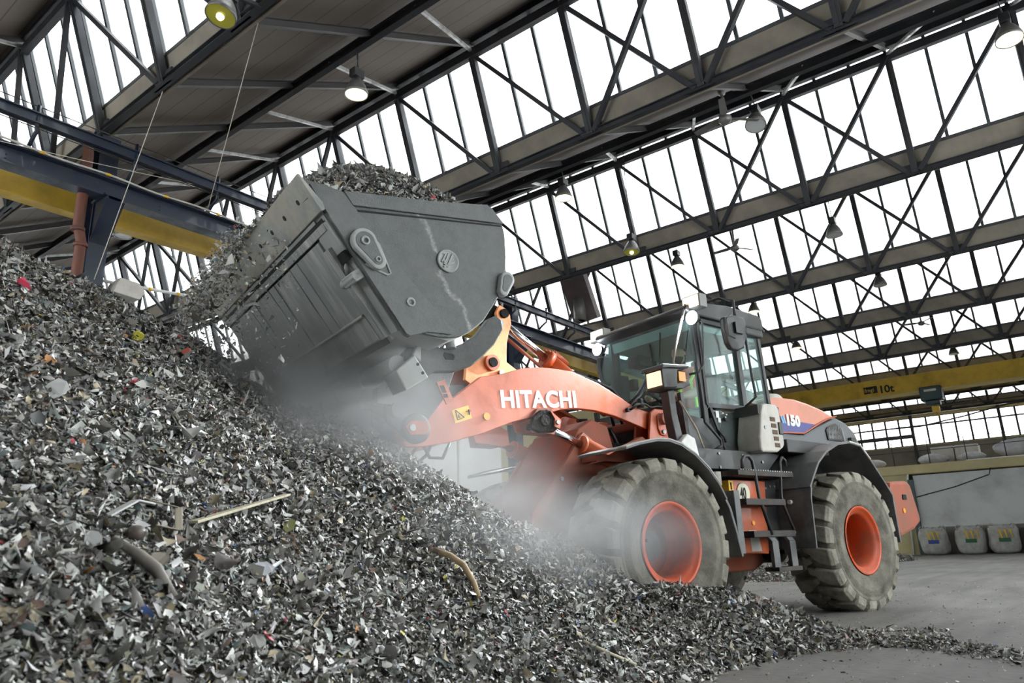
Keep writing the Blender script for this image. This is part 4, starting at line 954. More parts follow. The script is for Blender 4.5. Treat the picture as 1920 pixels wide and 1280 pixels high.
def arch(T, uc, wc, pts, v0, v1, th=0.02):
    b = MB(); b.strip(T, pts, th, v0, v1); return b
for s in (1, -1):
    # front fender: pale top lip, dark rear flap
    pts = [(1.92, 1.50), (1.76, 1.545), (1.55, 1.585), (1.40, 1.59), (1.25, 1.56), (1.08, 1.48), (0.92, 1.36), (0.80, 1.23), (0.72, 1.10)]
    b = MB(); b.strip(FT, pts, 0.02, 0.62*s, 1.24*s); c = prt(b, 'front_fender', M['fender'], 0.004)
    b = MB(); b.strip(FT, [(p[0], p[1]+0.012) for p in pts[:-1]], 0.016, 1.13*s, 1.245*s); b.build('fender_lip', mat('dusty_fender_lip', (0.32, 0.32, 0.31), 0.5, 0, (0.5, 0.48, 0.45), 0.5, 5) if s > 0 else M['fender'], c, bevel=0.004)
    b = MB(); b.strip(FT, [(0.74, 1.16), (0.66, 1.02), (0.60, 0.80), (0.56, 0.60)], 0.03, 0.70*s, 1.22*s); b.box(FT, .50, .58, 1.10*s, 1.20*s, .62, 1.18); b.build('mud_flap', M['fender'], c, bevel=0.006)
    b = MB(); b.prism(FT, [(1.75, 1.44), (1.45, 1.50), (1.15, 1.44), (0.90, 1.25), (0.80, 1.0), (0.72, 1.0), (0.66, 1.3), (0.7, 1.5), (1.1, 1.72)], 0.55*s, 0.62*s); b.box(FT, 0.9, 1.7, .42*s, .62*s, 1.47, 1.53); b.build('fender_support', M['orange2'], c)
    # head lamp on its post
    b = MB(); b.prism(FT, [(1.08, 2.10), (0.99, 2.12), (0.98, 1.9), (0.93, 1.66), (1.02, 1.64), (1.06, 1.85)], 0.88*s, 0.98*s); b.prism(FT, [(1.20, 2.10), (0.94, 2.12), (0.82, 2.17), (0.86, 2.22), (1.20, 2.13)], 0.86*s, 1.04*s); c = prt(b, 'head_lamp', M['black'], 0.008)
    hz = lambda u, v, w: FT(u, v, w)
    b = MB(); b.prism(FT, [(1.22, 2.10), (1.23, 2.28), (1.20, 2.31), (0.98, 2.32), (0.92, 2.30), (1.02, 2.28), (1.04, 2.12)], 0.85*s, 1.07*s); b.prism(FT, [(1.26, 2.27), (1.24, 2.315), (0.88, 2.34), (0.90, 2.31), (1.18, 2.285)], 0.82*s, 1.10*s); b.build('lamp_housing', M['black'], c, bevel=0.008)
    b = MB(); b.box(FT, 1.222, 1.236, 0.875*s, 1.05*s, 2.125, 2.26); b.build('lit_lens', M['lens_warm2'], c)
    b = MB(); b.box(FT, 0.93, 1.02, 0.98*s, 1.08*s, 2.18, 2.27); b.build('indicator', M['amber'], c)
b = MB(); b.prism(RT, [(1.06, 1.62), (0.96, 1.70), (0.86, 1.66), (0.80, 1.40), (0.86, 1.42)], 0.86, 1.0); c = prt(b, 'tool_box', M['white'], 0.01)
b = MB(); b.box(RT, 0.80, 0.90, 0.93, 0.94, 1.45, 1.68); b.build('label_plate', M['white'], c)
b = MB(); b.cyl(RT(0.85, .94, 1.62), RT(0.85, .945, 1.62), 0.022, n=16); b.build('red_mark', mat('sticker_red', (0.6, 0.05, 0.05), 0.5), c)

# ------------------------------------------------------------------ cab
CV = 0.64
b = MB()
prof = [(0.28, 3.06), (0.55, 2.20), (0.50, 1.66), (-0.92, 1.60), (-0.96, 2.20), (-0.90, 3.04)]
# lower body
b.prism(RT, [(0.53, 2.0), (0.50, 1.62), (-0.92, 1.60), (-0.955, 1.98)], -CV, -CV+.03)
b.prism(RT, [(0.50, 1.70), (0.49, 1.60), (-0.92, 1.58), (-0.94, 1.68)], -CV, CV)
b.box(RT, -0.96, -0.92, -CV, CV, 1.6, 2.15)
b.prism(RT, [(0.56, 2.12), (0.52, 1.64), (0.48, 1.64), (0.51, 2.12)], -CV, CV)
CB = prt(b, 'cab', M['black'], 0.004)
def cp(b, name, m, bevel=0.0): return b.build(name, m, CB, bevel=bevel)
b = MB()
for s in (1, -1):
    v0, v1 = (CV-0.05)*s, CV*s
    for P, Q, w in (((0.55, 2.2), (0.50, 1.64), 0.05), ((0.225, 3.08), (0.20, 1.85), 0.085), ((0.17, 1.9), (-0.03, 1.63), .06), ((-0.47, 3.08), (-0.50, 1.62), 0.09), ((-0.90, 3.06), (-0.96, 2.15), 0.05), ((-0.96, 2.15), (-0.92, 1.6), .05)):
        b.bar(RT(P[0], (v0+v1)/2, P[1]), RT(Q[0], (v0+v1)/2, Q[1]), 0.05, w, RT(1, 0, 0)-RT(0, 0, 0))
    b.box(RT, -0.9, 0.28, v0, v1, 3.02, 3.08)
b.box(RT, -0.95, -0.90, -CV, CV, 2.13, 2.19)
cp(b, 'pillars', M['black'], 0.004)
b = MB(); b.prism(RT, [(0.43, 3.10), (0.40, 3.15), (0.2, 3.21), (-0.3, 3.26), (-0.85, 3.24), (-0.93, 3.20), (-0.93, 3.06), (0.30, 3.05)], -0.70, 0.70); cp(b, 'roof', M['black'], 0.02)
b = MB(); b.prism(RT, [(0.25, 3.04), (0.23, 2.93), (-0.85, 2.93), (-0.88, 3.04)], -0.6, 0.6); cp(b, 'headliner', mat('grey_headliner', (0.20, 0.25, 0.25), 0.8))
b = MB(); b.prism(RT, [(-0.60, 3.20), (-0.62, 2.98), (-0.94, 2.98), (-0.94, 3.18)], 0.55, 0.685); cp(b, 'rear_corner_cover', M['black'], 0.02)
b = MB(); b.tube([RT(-0.7, 0.62, 3.20), RT(-1.02, 0.60, 3.16), RT(-1.16, 0.55, 3.12), RT(-1.02, 0.5, 3.05)], 0.022, 8); cp(b, 'rear_guard_tube', M['black'])
# glass
g = lambda n, T, poly, v: cp(MB().prism(T, poly, v-0.004, v+0.004), n, M['cabglass'])
for s in (1, -1):
    g('side_front_glass', RT, [(0.27, 3.02), (0.52, 2.25), (0.52, 2.05), (0.47, 1.92), (0.35, 1.90), (0.26, 1.98), (0.26, 3.02)], (CV-0.02)*s)
    g('door_glass', RT, [(0.16, 3.02), (0.14, 2.13), (-0.42, 2.15), (-0.41, 3.02)], (CV-0.02)*s)
    g('door_lower_glass', RT, [(0.10, 2.06), (-0.10, 1.68), (-0.18, 1.65), (-0.40, 1.66), (-0.44, 2.08)], (CV-0.02)*s)
    g('rear_side_glass', RT, [(-0.52, 3.02), (-0.55, 2.2), (-0.94, 2.2), (-0.89, 3.02)], (CV-0.02)*s)
b = MB(); b.prism(RT, [(0.31, 3.06), (0.565, 2.21), (0.553, 2.20), (0.30, 3.05)], -CV+0.02, CV-0.01); cp(b, 'windscreen', M['cabglass'])
b = MB(); b.prism(RT, [(-0.905, 3.04), (-0.965, 2.2), (-0.955, 2.2), (-0.895, 3.04)], -CV+0.03, CV-0.03); cp(b, 'rear_glass', M['cabglass'])
# door: frame, lower panel trim, handles
b = MB()
DV = CV+0.005
for P, Q, w in (((0.19, 3.03), (0.17, 2.10), .04), ((0.17, 2.10), (-0.44, 2.12), .05), ((-0.445, 3.03), (-0.47, 1.66), .04), ((0.13, 2.08), (-0.06, 1.64), .04), ((-0.06, 1.635), (-0.47, 1.64), .05), ((0.19, 3.03), (-0.44, 3.03), .05)):
    b.bar(RT(P[0], DV, P[1]), RT(Q[0], DV, Q[1]), 0.02, w, RT(0, 0, 1)-RT(0, 0, 0) if abs(P[1]-Q[1]) < .1 else RT(1, 0, 0)-RT(0, 0, 0))
cp(b, 'door_frame', M['black'], 0.004)
b = MB(); b.prism(RT, [(0.50, 1.98), (0.49, 1.64), (0.0, 1.63), (0.18, 1.92), (0.20, 2.0), (0.24, 1.95)], CV-0.03, CV); cp(b, 'side_panel', M['black'], 0.003)
b = MB(); b.tube([RT(0.36, .70, 2.52), RT(0.34, .72, 2.2), RT(0.335, .72, 1.90), RT(0.13, .73, 1.73), RT(0.12, .73, 1.67), RT(0.20, .70, 1.63)], 0.015, 8)
b.tube([RT(0.22, 0.68, 3.0), RT(0.28, .78, 2.98), RT(0.34, .78, 2.48), RT(0.40, .76, 2.40), RT(0.48, .70, 2.38)], 0.012, 8)
b.tube([RT(-0.33, 0.68, 3.05), RT(-0.37, .80, 3.0), RT(-0.42, .80, 2.90), RT(-0.43, .80, 2.6), RT(-0.47, .80, 2.22), RT(-0.40, .70, 2.12)], 0.015, 8)
cp(b, 'grab_rails', M['black'])
b = MB(); b.prism(RT, [(-0.06, 1.985), (-0.08, 1.95), (-0.2, 1.97), (-0.19, 1.99)], CV, CV+.03); cp(b, 'door_handle', M['black'])
b = MB(); b.tube([RT(.08, .66, 1.85), RT(0.0, .68, 1.78), RT(-.02, .68, 1.72)], .012, 6); cp(b, 'door_handle', M['black'])
b = MB(); b.box(RT, -0.0, 0.05, DV, DV+.004, 1.98, 2.05); b.box(RT, -0.02, 0.02, DV, DV+.004, 1.93, 1.98); cp(b, 'sticker', M['white'])
for du, zz in ((-.06, 2.03), (-.10, 1.99), (-.12, 2.02)):
    b = MB(); b.box(RT, du-.02, du, DV, DV+.004, zz, zz+.012); cp(b, 'sticker', M['white'])
b = MB(); b.tube([RT(0.34, 0.25, 2.96), RT(0.50, 0.33, 2.5), RT(0.56, 0.36, 2.2)], 0.009, 6); b.tube([RT(0.38, 0.12, 2.85), RT(0.53, 0.3, 2.35)], 0.012, 6); cp(b, 'wiper', M['black'])
for s in (1, -1):
    b = MB(); b.box(RT, 0.24, 0.36, 0.60*s, 0.84*s, 3.10, 3.25); c1 = prt(b, 'work_lamp', M['lampshade'], 0.01)
    b = MB(); b.box(RT, 0.36, 0.368, 0.62*s, 0.82*s, 3.115, 3.235); b.build('lit_lens', M['lens_warm'], c1)
    b = MB(); b.lathe(RT(0.30, 0.72*s, 3.0), RT(1, 0, 0)-RT(0, 0, 0), [(0, 0), (0, .05), (.06, .065), (.075, .06)], 20); b.build('led_housing', M['black'], c1)
    b = MB(); b.lathe(RT(0.30, 0.72*s, 3.0), RT(1, 0, 0)-RT(0, 0, 0), [(.07, 0.075), (.085, .065), (.09, 0)], 20); b.build('lit_led_lens', M['lens_led'], c1)  # lens made wider than its housing to imitate glare
b = MB(); b.tube([RT(0.38, 0.66, 3.16), RT(0.66, 0.70, 2.62), RT(0.80, 0.74, 2.33)], 0.013, 8); prt(b, 'slanting_rod', mat('beige_rod', (0.20, 0.17, 0.135), 0.7))
b = MB(); b.tube([RT(0.62, 0.66, 2.10), RT(0.55, 0.78, 1.80), RT(0.5, 0.80, 1.62)], 0.01, 8); prt(b, 'lower_rod', M['wood'])
# mirrors
for s in (1, -1):
    b = MB(); b.prism(RT, [(0.15, 2.98), (-0.02, 3.03), (-0.18, 3.03), (-0.21, 2.98), (-0.19, 2.80), (-0.13, 2.68), (-0.04, 2.64), (0.08, 2.64), (0.13, 2.70), (0.16, 2.85)], 0.90*s, 0.97*s)
    c1 = prt(b, 'mirror', M['black'], 0.02)
    b = MB(); b.tube([RT(0.2, 0.66*s, 3.17), RT(0.0, .80*s, 3.26), RT(-0.07, 0.94*s, 3.2), RT(-0.06, 0.95*s, 3.0)], 0.016, 8); b.tube([RT(0.22, 0.66*s, 3.15), RT(0.05, .85*s, 3.24), RT(-.03, .93*s, 3.19)], .006, 6); b.build('mirror_arm', M['black'], c1)
    b = MB(); b.box(RT, -0.10, 0.02, .97*s, 1.0*s, 2.82, 2.94); b.tube([RT(.02, .98*s, 3.06), RT(.14, .98*s, 2.95), RT(.13, .98*s, 2.78), RT(.02, .98*s, 2.76)], .005, 6); b.build('mirror_clamp', M['hose'], c1, bevel=.008)
# seat, wheel, console inside
b = MB(); b.prism(RT, [(-0.20, 2.06), (-0.22, 1.94), (-0.60, 1.90), (-0.66, 2.05), (-0.75, 2.62), (-0.66, 2.64), (-0.55, 2.10)], -0.33, 0.19); b.box(RT, -0.76, -0.67, -0.20, 0.06, 2.64, 2.86); b.box(RT, -.6, -.3, -.28, .14, 1.6, 1.93); cp(b, 'driver_seat', M['seat'], 0.03)
b = MB(); b.bar(RT(0.42, 0, 1.7), RT(0.18, 0, 2.20), 0.10, 0.12)
ctr = RT(0.16, 0, 2.26); axd = (RT(0.5, 0, 0)-RT(0, 0, 0)+Vector((0, 0, -1))).normalized(); s1 = axd.cross(RT(0, 1, 0)-RT(0, 0, 0)).normalized(); s2 = RT(0, 1, 0)-RT(0, 0, 0)
ring = [ctr+(s1*math.cos(t)+s2*math.sin(t))*0.19 for t in [2*math.pi*k/24 for k in range(25)]]
b.tube(ring, 0.014, 8, cap=False); b.bar(ring[0], ring[12], .03, .02); b.bar(ring[6], ring[18], .03, .02); cp(b, 'steering_wheel', M['seat'])
b = MB(); b.box(RT, 0.20, 0.34, -0.52, -0.40, 2.16, 2.62); b.box(RT, .12, .2, -.45, -.33, 2.45, 2.58); b.box(RT, 0.18, 0.44, -.25, .3, 2.05, 2.14); b.tube([RT(.3, -.45, 2.1), RT(.3, -.45, 2.9)], .02, 6); b.box(RT, -.1, .1, -.5, -.3, 2.75, 2.88); cp(b, 'console', M['seat'], 0.01)
# rear part of the cab side: white ventilation panel
vp = [(-0.31, 2.02), (-0.35, 2.10), (-0.42, 2.12), (-0.58, 2.12), (-0.635, 2.08), (-0.66, 1.70), (-0.62, 1.66), (-0.52, 1.61), (-0.26, 1.60), (-0.23, 1.62), (-0.235, 1.75)]
b = MB(); b.prism(RT, vp, 0.66, 0.95); c = prt(b, 'ventilation_cover', M['offwhite'], 0.02)
b = MB()
for j in range(5):
    w = 1.955-0.068*j; u = -0.455-0.008*j; b.box(RT, u-0.075, u+0.01, 0.945, 0.955, w-0.022, w+0.022)
b.build('slots', mat('slot_brown', (0.12, 0.07, 0.05), 0.8), c)
b = MB(); b.box(RT, -0.64, -0.575, 0.93, 0.965, 1.80, 1.93); b.build('latch', M['black'], c, bevel=.006)
b = MB(); b.cyl(RT(-.34, .95, 1.86), RT(-.34, .958, 1.86), .018, n=14); b.build('lock', M['steel_light'], c)
b = MB(); b.box(RT, -0.66, -0.28, CV, 0.93, 2.0, 2.10); b.build('cover_bracket', M['black'], c)
# platform, skirt
b = MB(); b.prism(RT, [(0.62, 1.62), (0.55, 1.42), (-0.52, 1.43), (-0.78, 1.62)], -0.80, -0.60); prt(b, 'platform_skirt', M['black'], 0.006)
b = MB(); b.prism(RT, [(0.62, 1.62), (0.55, 1.42), (-0.52, 1.43), (-0.78, 1.62)], 0.60, 0.80); c = prt(b, 'platform_skirt', M['black'], 0.006)
b = MB()
for u, w in ((0.28, 1.575), (-0.10, 1.57), (-0.43, 1.52), (0.28, 1.44)): b.cyl(RT(u, .80, w), RT(u, .812, w), .014, n=8)
b.build('bolts', M['steel_light'], c)
b = MB(); b.box(RT, -0.62, 0.30, 0.62, 1.02, 1.345, 1.395); c = prt(b, 'step_platform', M['chassis'], 0.004)
b = MB()
for j in range(22): b.box(RT, -0.60+j*.04, -0.58+j*.04, 0.99, 1.02, 1.395, 1.405)
b.build('grip_teeth', M['steel_light'], c)
b = MB(); b.box(RT, -0.9, 0.55, -0.55, 0.62, 0.95, 1.45); prt(b, 'rear_frame_core', M['chassis'], 0.02)
b = MB(); b.prism(RT, [(0.85, 0.62), (0.85, 1.35), (-1.9, 1.35), (-2.6, 1.2), (-2.6, 0.7), (-1.9, 0.62)], -0.42, 0.42); prt(b, 'rear_frame', M['orange2'], 0.01)
b = MB(); b.prism(RT, [(0.9, 0.62), (-0.9, 0.62), (-0.95, 0.5), (-0.75, 0.42), (0.5, 0.42), (0.9, 0.5)], -0.33, 0.33); prt(b, 'belly_guard', M['orange2'], 0.02)
b = MB(); b.cyl(RT(0.36, .80, 1.26), RT(0.36, .80, 1.39), .05, n=16); b.cyl(RT(.36, .8, 1.24), RT(.36, .8, 1.26), .03); prt(b, 'air_canister', M['offwhite'])
# battery / tank box with the speed disc
b = MB(); b.prism(RT, [(0.16, 1.32), (0.18, 1.28), (0.16, 0.62), (-0.30, 0.60), (-0.38, 1.32)], 0.5, 0.84); c = prt(b, 'tank_box', M['orange'], 0.01)
b = MB(); b.prism(RT, [(0.20, 1.32), (0.20, 0.62), (0.16, 0.60), (0.15, 1.32)], 0.45, 0.82); b.build('front_rib', M['orange2'], c)
O = RT(0.015, 0.845, 1.19)
b = MB(); b.lathe(O, RT(0, 1, 0)-RT(0, 0, 0), [(0, .102), (.004, .102), (.005, .095), (.005, 0)], 40); b.build('speed_disc', mat('cream_disc', (0.70, 0.66, 0.50), 0.5), c)
text('40', 'lettering', M['dark'], c, RT(0.075, 0.852, 1.135), RT(-1, 0, 0)-RT(0, 0, 0), (0, 0, 1), 0.155, 0.004, 0.001, 0.62)
b = MB(); b.box(RT, 0.165, 0.235, 0.60, 0.845, 1.14, 1.31); b.build('warning_sticker', M['yel_sign'], c)
b = MB(); b.box(RT, 0.19, 0.21, .845, .848, 1.22, 1.29); b.box(RT, 0.185, 0.215, .845, .848, 1.155, 1.20); b.build('pictogram', M['dark'], c)
b = MB(); b.prism(RT, [(-0.01, 0.80), (-0.02, 0.63), (-0.18, 0.63), (-0.15, 0.80)], .84, .845); b.box(RT, -.12, .0, .84, .846, .815, .83); b.build('data_plate', M['offwhite'], c)
b = MB(); b.cyl(RT(-.09, .84, .90), RT(-.09, .85, .90), .022, n=14); b.build('reflector', M['amber'], c)
b = MB(); b.box(RT, -0.62, -0.36, 0.5, 0.80, 0.65, 1.34); c = prt(b, 'step_side_box', M['black'], 0.01)
b = MB()
for u, w in ((-.42, 1.25), (-.5, 1.27), (-.58, 1.27), (-.45, 1.12)): b.cyl(RT(u, .80, w), RT(u, .812, w), .012, n=8)
b.build('bolts', M['steel_light'], c)
# ladder
c0 = thing('ladder', (0, 0, 0), None, None); c0.parent = LD; c0.location = wmat(LD).inverted() @ RT(-0.1, 1.0, 0.45)
def lp(b, n, m, bv=0.0): return b.build(n, m, c0, bevel=bv)
b = MB(); b.tube([RT(.20, 1.0, 1.40), RT(.19, 1.0, 1.49), RT(.15, 1.0, 1.53), RT(.08, 1.0, 1.535), RT(.03, 1.0, 1.49), RT(.02, 1.01, 1.36), RT(.03, 1.03, 1.14), RT(-.06, 1.06, .78)], 0.017, 10); lp(b, 'handrail', M['black'])
b = MB(); b.tube([RT(-.545, 1.0, 1.46), RT(-.54, 1.0, 1.52), RT(-.49, 1.0, 1.55), RT(-.445, 1.0, 1.50), RT(-.36, 1.02, 1.16), RT(-.36, 1.02, 1.1), RT(-.44, 1.06, .82)], 0.014, 10); lp(b, 'handrail', M['black'])
for w, u0, u1 in ((1.09, -.36, .28), (0.79, -.46, .22)):
    b = MB(); b.box(RT, u0, u1, 0.86, 1.06, w-.03, w+.03); lp(b, 'step', M['chassis'], .004)
for u in (-.11, -.40):
    b = MB(); b.box(RT, u-.07, u+.03, 1.0, 1.04, 0.46, 0.72); b.prism(RT, [(u+.03, .72), (u-.07, .72), (u+.02, .79), (u+.12, .79)], 1.0, 1.04); lp(b, 'step_hanger', M['fender'], .004)
b = MB(); b.box(RT, -.47, -.08, 0.92, 1.08, 0.44, 0.48); lp(b, 'step', M['chassis'], .004)

# ------------------------------------------------------------------ hood, rear fender, counterweight
HV = 0.60
hp = [(-0.98, 2.30), (-1.25, 2.33), (-1.55, 2.335), (-1.80, 2.31), (-2.1, 2.26), (-2.4, 2.185), (-1.9, 2.035), (-1.62, 1.925), (-1.2, 1.905), (-0.98, 1.92)]
b = MB(); b.prism(RT, hp, -HV, HV); c = prt(b, 'hood', M['hoodred'], 0.03)
for s in (1, -1):
    b = MB(); b.prism(RT, [(-1.0, 1.935), (-1.2, 1.92), (-1.62, 1.94), (-1.88, 2.05), (-1.6, 2.06), (-1.35, 2.045), (-1.0, 1.98)], HV*s, (HV+.012)*s); b.build('blue_stripe', M['blue'], c)
    b = MB(); b.strip(RT, [(-1.0, 1.92), (-1.2, 1.905), (-1.62, 1.925), (-1.9, 2.035), (-2.15, 2.13), (-2.4, 2.19)], -.014, HV*s, (HV+.014)*s); b.build('red_line', M['orange'], c)
text('150', 'lettering', M['white'], c, RT(-1.27, 0.613, 2.01), RT(-1, 0, 0)-RT(0, 0, 0), (0, 0, 1), 0.165, 0.011, .001, 1.1, 'white model number', 1.08)
b = MB(); b.prism(RT, [(-1.17, 2.10), (-1.20, 2.10), (-1.23, 2.02), (-1.20, 2.02)], HV+.012, HV+.016); b.prism(RT, [(-1.21, 2.105), (-1.24, 2.105), (-1.27, 2.02), (-1.24, 2.02)], HV+.012, HV+.016); b.build('emblem', M['cyan'], c)
hg = [(-0.98, 1.91), (-1.62, 1.915), (-1.9, 2.02), (-2.4, 2.18), (-2.62, 2.13), (-2.80, 2.02), (-2.90, 1.85), (-2.92, 1.35), (-0.98, 1.45)]
b = MB(); b.prism(RT, hg, -HV, HV); c = prt(b, 'engine_cover', M['hoodgrey'], 0.03)
b = MB(); b.prism(RT, [(-2.10, 2.0), (-2.14, 2.04), (-2.34, 2.10), (-2.38, 2.08), (-2.42, 1.88), (-2.12, 1.88)], HV, HV+.02); b.build('grille_frame', M['black'], c, bevel=.006)
b = MB()
for j in range(9):
    u = -2.13-j*.033; b.bar(RT(u, HV+.022, 1.90), RT(u-.05, HV+.022, 2.04+.012*j*.5), 0.004, 0.006); b.bar(RT(u, HV+.022, 2.02), RT(u-.03, HV+.022, 1.90), 0.004, 0.006)
b.build('grille_mesh', M['steel_light'], c)
b = MB(); b.prism(RT, [(-2.44, 2.05), (-2.47, 2.05), (-2.50, 1.85), (-2.47, 1.85)], HV, HV+.025); b.build('handle_rail', M['chrome'], c)
b = MB(); b.box(RT, -2.72, -2.60, HV-.04, HV+.05, 1.86, 1.94); b.build('tail_lamp', M['black'], c, bevel=.01)
b = MB(); b.lathe(RT(-1.80, 0.05, 2.33), (0, 0, 1), [(0, .22), (.10, .21), (.17, .16), (.18, 0)], 28); b.box(RT, -2.0, -1.45, -.35, .35, 2.28, 2.40); prt(b, 'air_cleaner_cap', M['offwhite'], .02)
b = MB(); b.box(RT, -1.50, -0.7, 0.55, 0.95, 1.62, 1.76); prt(b, 'rear_step', M['black'], .01)
for s in (1, -1):
    fo = [(-0.62, 1.22), (-0.70, 1.32), (-0.84, 1.48), (-1.02, 1.60), (-1.26, 1.69), (-1.50, 1.725), (-1.72, 1.70), (-1.90, 1.55), (-2.08, 1.37), (-2.26, 1.18)]
    b = MB(); b.strip(RT, fo, -0.025, 0.60*s, 1.20*s); c = prt(b, 'rear_fender', M['fender'], .006)
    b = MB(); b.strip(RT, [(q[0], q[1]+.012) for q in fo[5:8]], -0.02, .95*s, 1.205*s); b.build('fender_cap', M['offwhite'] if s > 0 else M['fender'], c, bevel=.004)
    b = MB(); b.prism(RT, [(-0.55, 1.46), (-0.86, 1.28), (-0.86, 0.7), (-0.55, 0.68), (-0.5, 1.2)], 0.6*s, 0.64*s); b.build('fender_side', M['fender'], c)
    b = MB(); b.strip(RT, [(-0.62, 1.24), (-0.59, 1.12), (-0.565, 0.64)], -0.02, 0.74*s, 1.20*s); fl = b.build('mud_flap', M['fender'], c, bevel=.004)
    b = MB()
    for w in (1.10, 0.80): b.cyl(RT(-.60, 0.97*s, w), RT(-.555+(1.1-w)*.03, 0.97*s, w), .022, n=14)
    b.build('washers', M['white'], c)
    b = MB(); b.box(RT, -2.29, -2.26, 0.72*s, 1.20*s, 0.66, 1.20); b.build('rear_mud_flap', M['fender'], c, bevel=.004)
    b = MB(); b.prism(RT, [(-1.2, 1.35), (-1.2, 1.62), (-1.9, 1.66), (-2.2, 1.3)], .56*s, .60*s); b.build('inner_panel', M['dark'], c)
cw = [(-2.62, 1.30), (-2.64, 1.36), (-3.05, 1.38), (-3.14, 1.34), (-3.26, 0.90), (-3.05, 0.80), (-2.70, 0.72), (-2.5, 0.8), (-2.5, 1.2)]
b = MB(); b.prism(RT, cw, -1.02, 1.02); c = prt(b, 'counterweight', M['orange2'], .04)
b = MB(); b.box(RT, -2.95, -2.86, 1.02, 1.03, 1.15, 1.21); b.build('pocket', M['dark'], c)
b = MB(); b.cyl(RT(-2.84, 1.02, 1.02), RT(-2.84, 1.03, 1.02), .03, n=14); b.build('reflector', M['amber'], c)
b = MB(); b.cyl(RT(-1.95, -.3, 2.2), RT(-1.95, -.3, 2.62), .05, n=14); prt(b, 'exhaust_pipe', M['chassis'])
b = MB(); b.cyl(FT(0.0, 0, 0.6), FT(0, 0, 1.3), 0.13, n=16); b.cyl(RT(-.45, .45, .98), FT(.5, .35, .98), .05, n=12); b.box(FT, 0.0, 0.5, -.3, .3, .55, 1.25); prt(b, 'articulation_joint', M['chassis'])

# ------------------------------------------------------------------ driver
DR = thing('person', RT(-0.43, -0.08, 1.95), 'driver in an orange and lime safety vest sitting inside the loader cab looking ahead', 'person', rz=math.radians(165))
def skin(name, pts, edges, rad, m, parent, extra=None, lev=2):
    me = bpy.data.meshes.new(name); me.from_pydata([tuple(p) for p in pts], edges, [])
    o = bpy.data.objects.new(name+'_tmp', me); COL.objects.link(o)
    md = o.modifiers.new('skin', 'SKIN'); md.use_smooth_shade = True
    for i, r in enumerate(rad):
        r = r if isinstance(r, tuple) else (r, r)
        me.skin_vertices[0].data[i].radius = r
    me.skin_vertices[0].data[0].use_root = True
    sb = o.modifiers.new('sub', 'SUBSURF'); sb.levels = lev; sb.render_levels = lev
    bpy.context.view_layer.update()
    dg = bpy.context.evaluated_depsgraph_get()
    m2 = bpy.data.meshes.new_from_object(o.evaluated_get(dg))
    bpy.data.objects.remove(o)
    V = [v.co.copy() for v in m2.vertices]; F = [tuple(p.vertices) for p in m2.polygons]
    b = MB(); b.add(V, F, True)
    if extra: b.add(extra[0], extra[1], True)
    return b.build(name, m, parent)
P = lambda u, v, w: RT(u+.19, v-.08, w+.02)
pel = P(-0.62, 0, 2.08)
pts = [pel, P(-.64, 0, 2.25), P(-.64, 0, 2.45), P(-.60, 0, 2.60), P(-.575, 0, 2.69), P(-.55, 0, 2.76),
       P(-.60, .17, 2.60), P(-.50, .25, 2.36), P(-.24, .21, 2.28), P(-.10, .17, 2.33), P(-.60, -.17, 2.60), P(-.50, -.25, 2.36), P(-.24, -.21, 2.28), P(-.10, -.17, 2.33),
       P(-.55, .10, 2.06), P(-.16, .13, 2.10), P(-.02, .13, 1.76), P(.12, .13, 1.74), P(-.55, -.10, 2.06), P(-.16, -.13, 2.10), P(-.02, -.13, 1.76), P(.12, -.13, 1.74)]
edg = [(0, 1), (1, 2), (2, 3), (3, 4), (4, 5), (3, 6), (6, 7), (7, 8), (8, 9), (3, 10), (10, 11), (11, 12), (12, 13), (0, 14), (14, 15), (15, 16), (16, 17), (0, 18), (18, 19), (19, 20), (20, 21)]
rad = [(.15, .13), (.145, .12), (.16, .12), (.14, .09), .055, .05, .075, .055, .042, .03, .075, .055, .042, .03, .10, .075, .06, .045, .10, .075, .06, .045]
# head with nose, brow, chin and ears; fingers closed on the wheel rim
hc = P(-.525, 0, 2.86); fv = RT(1, 0, 0)-RT(0, 0, 0); lv = RT(0, 1, 0)-RT(0, 0, 0); zv = Vector((0, 0, 1))
fv = (fv*math.cos(.25)+lv*math.sin(.25)).normalized(); lv = zv.cross(fv)
hb = MB(); V = []; F = []; n, mm = 32, 24
for i in range(mm+1):
    t = math.pi*i/mm
    for k in range(n):
        q = 2*math.pi*k/n; x, y, z = math.sin(t)*math.cos(q), math.sin(t)*math.sin(q), math.cos(t)
        r = Vector((x*.098, y*.076, z*.122))
        if z < 0: r.y *= 1+0.25*z; r.x *= 1+0.12*z
        if x > .6:
            r.x += .026*math.exp(-((y/.16)**2+((z+.12)/.22)**2))          # nose
            r.x += .008*math.exp(-((y/.5)**2+((z-.22)/.10)**2))            # brow
            r.x -= .010*math.exp(-(((abs(y)-.35)/.16)**2+((z-.05)/.10)**2)) # eye sockets
            r.x += .008*math.exp(-((y/.25)**2+((z+.46)/.07)**2))           # lips
            r.x += .012*math.exp(-((y/.3)**2+((z+.78)/.15)**2))            # chin
        if abs(y) > .85: r.y += math.copysign(.018*math.exp(-((x/.2)**2+((z)/.25)**2)), y)
        V.append(hc+fv*r.x+lv*r.y+zv*r.z)
for i in range(mm):
    for k in range(n): F.append((i*n+k, (i+1)*n+k, (i+1)*n+(k+1) % n, i*n+(k+1) % n))
hb.add(V, F, True)
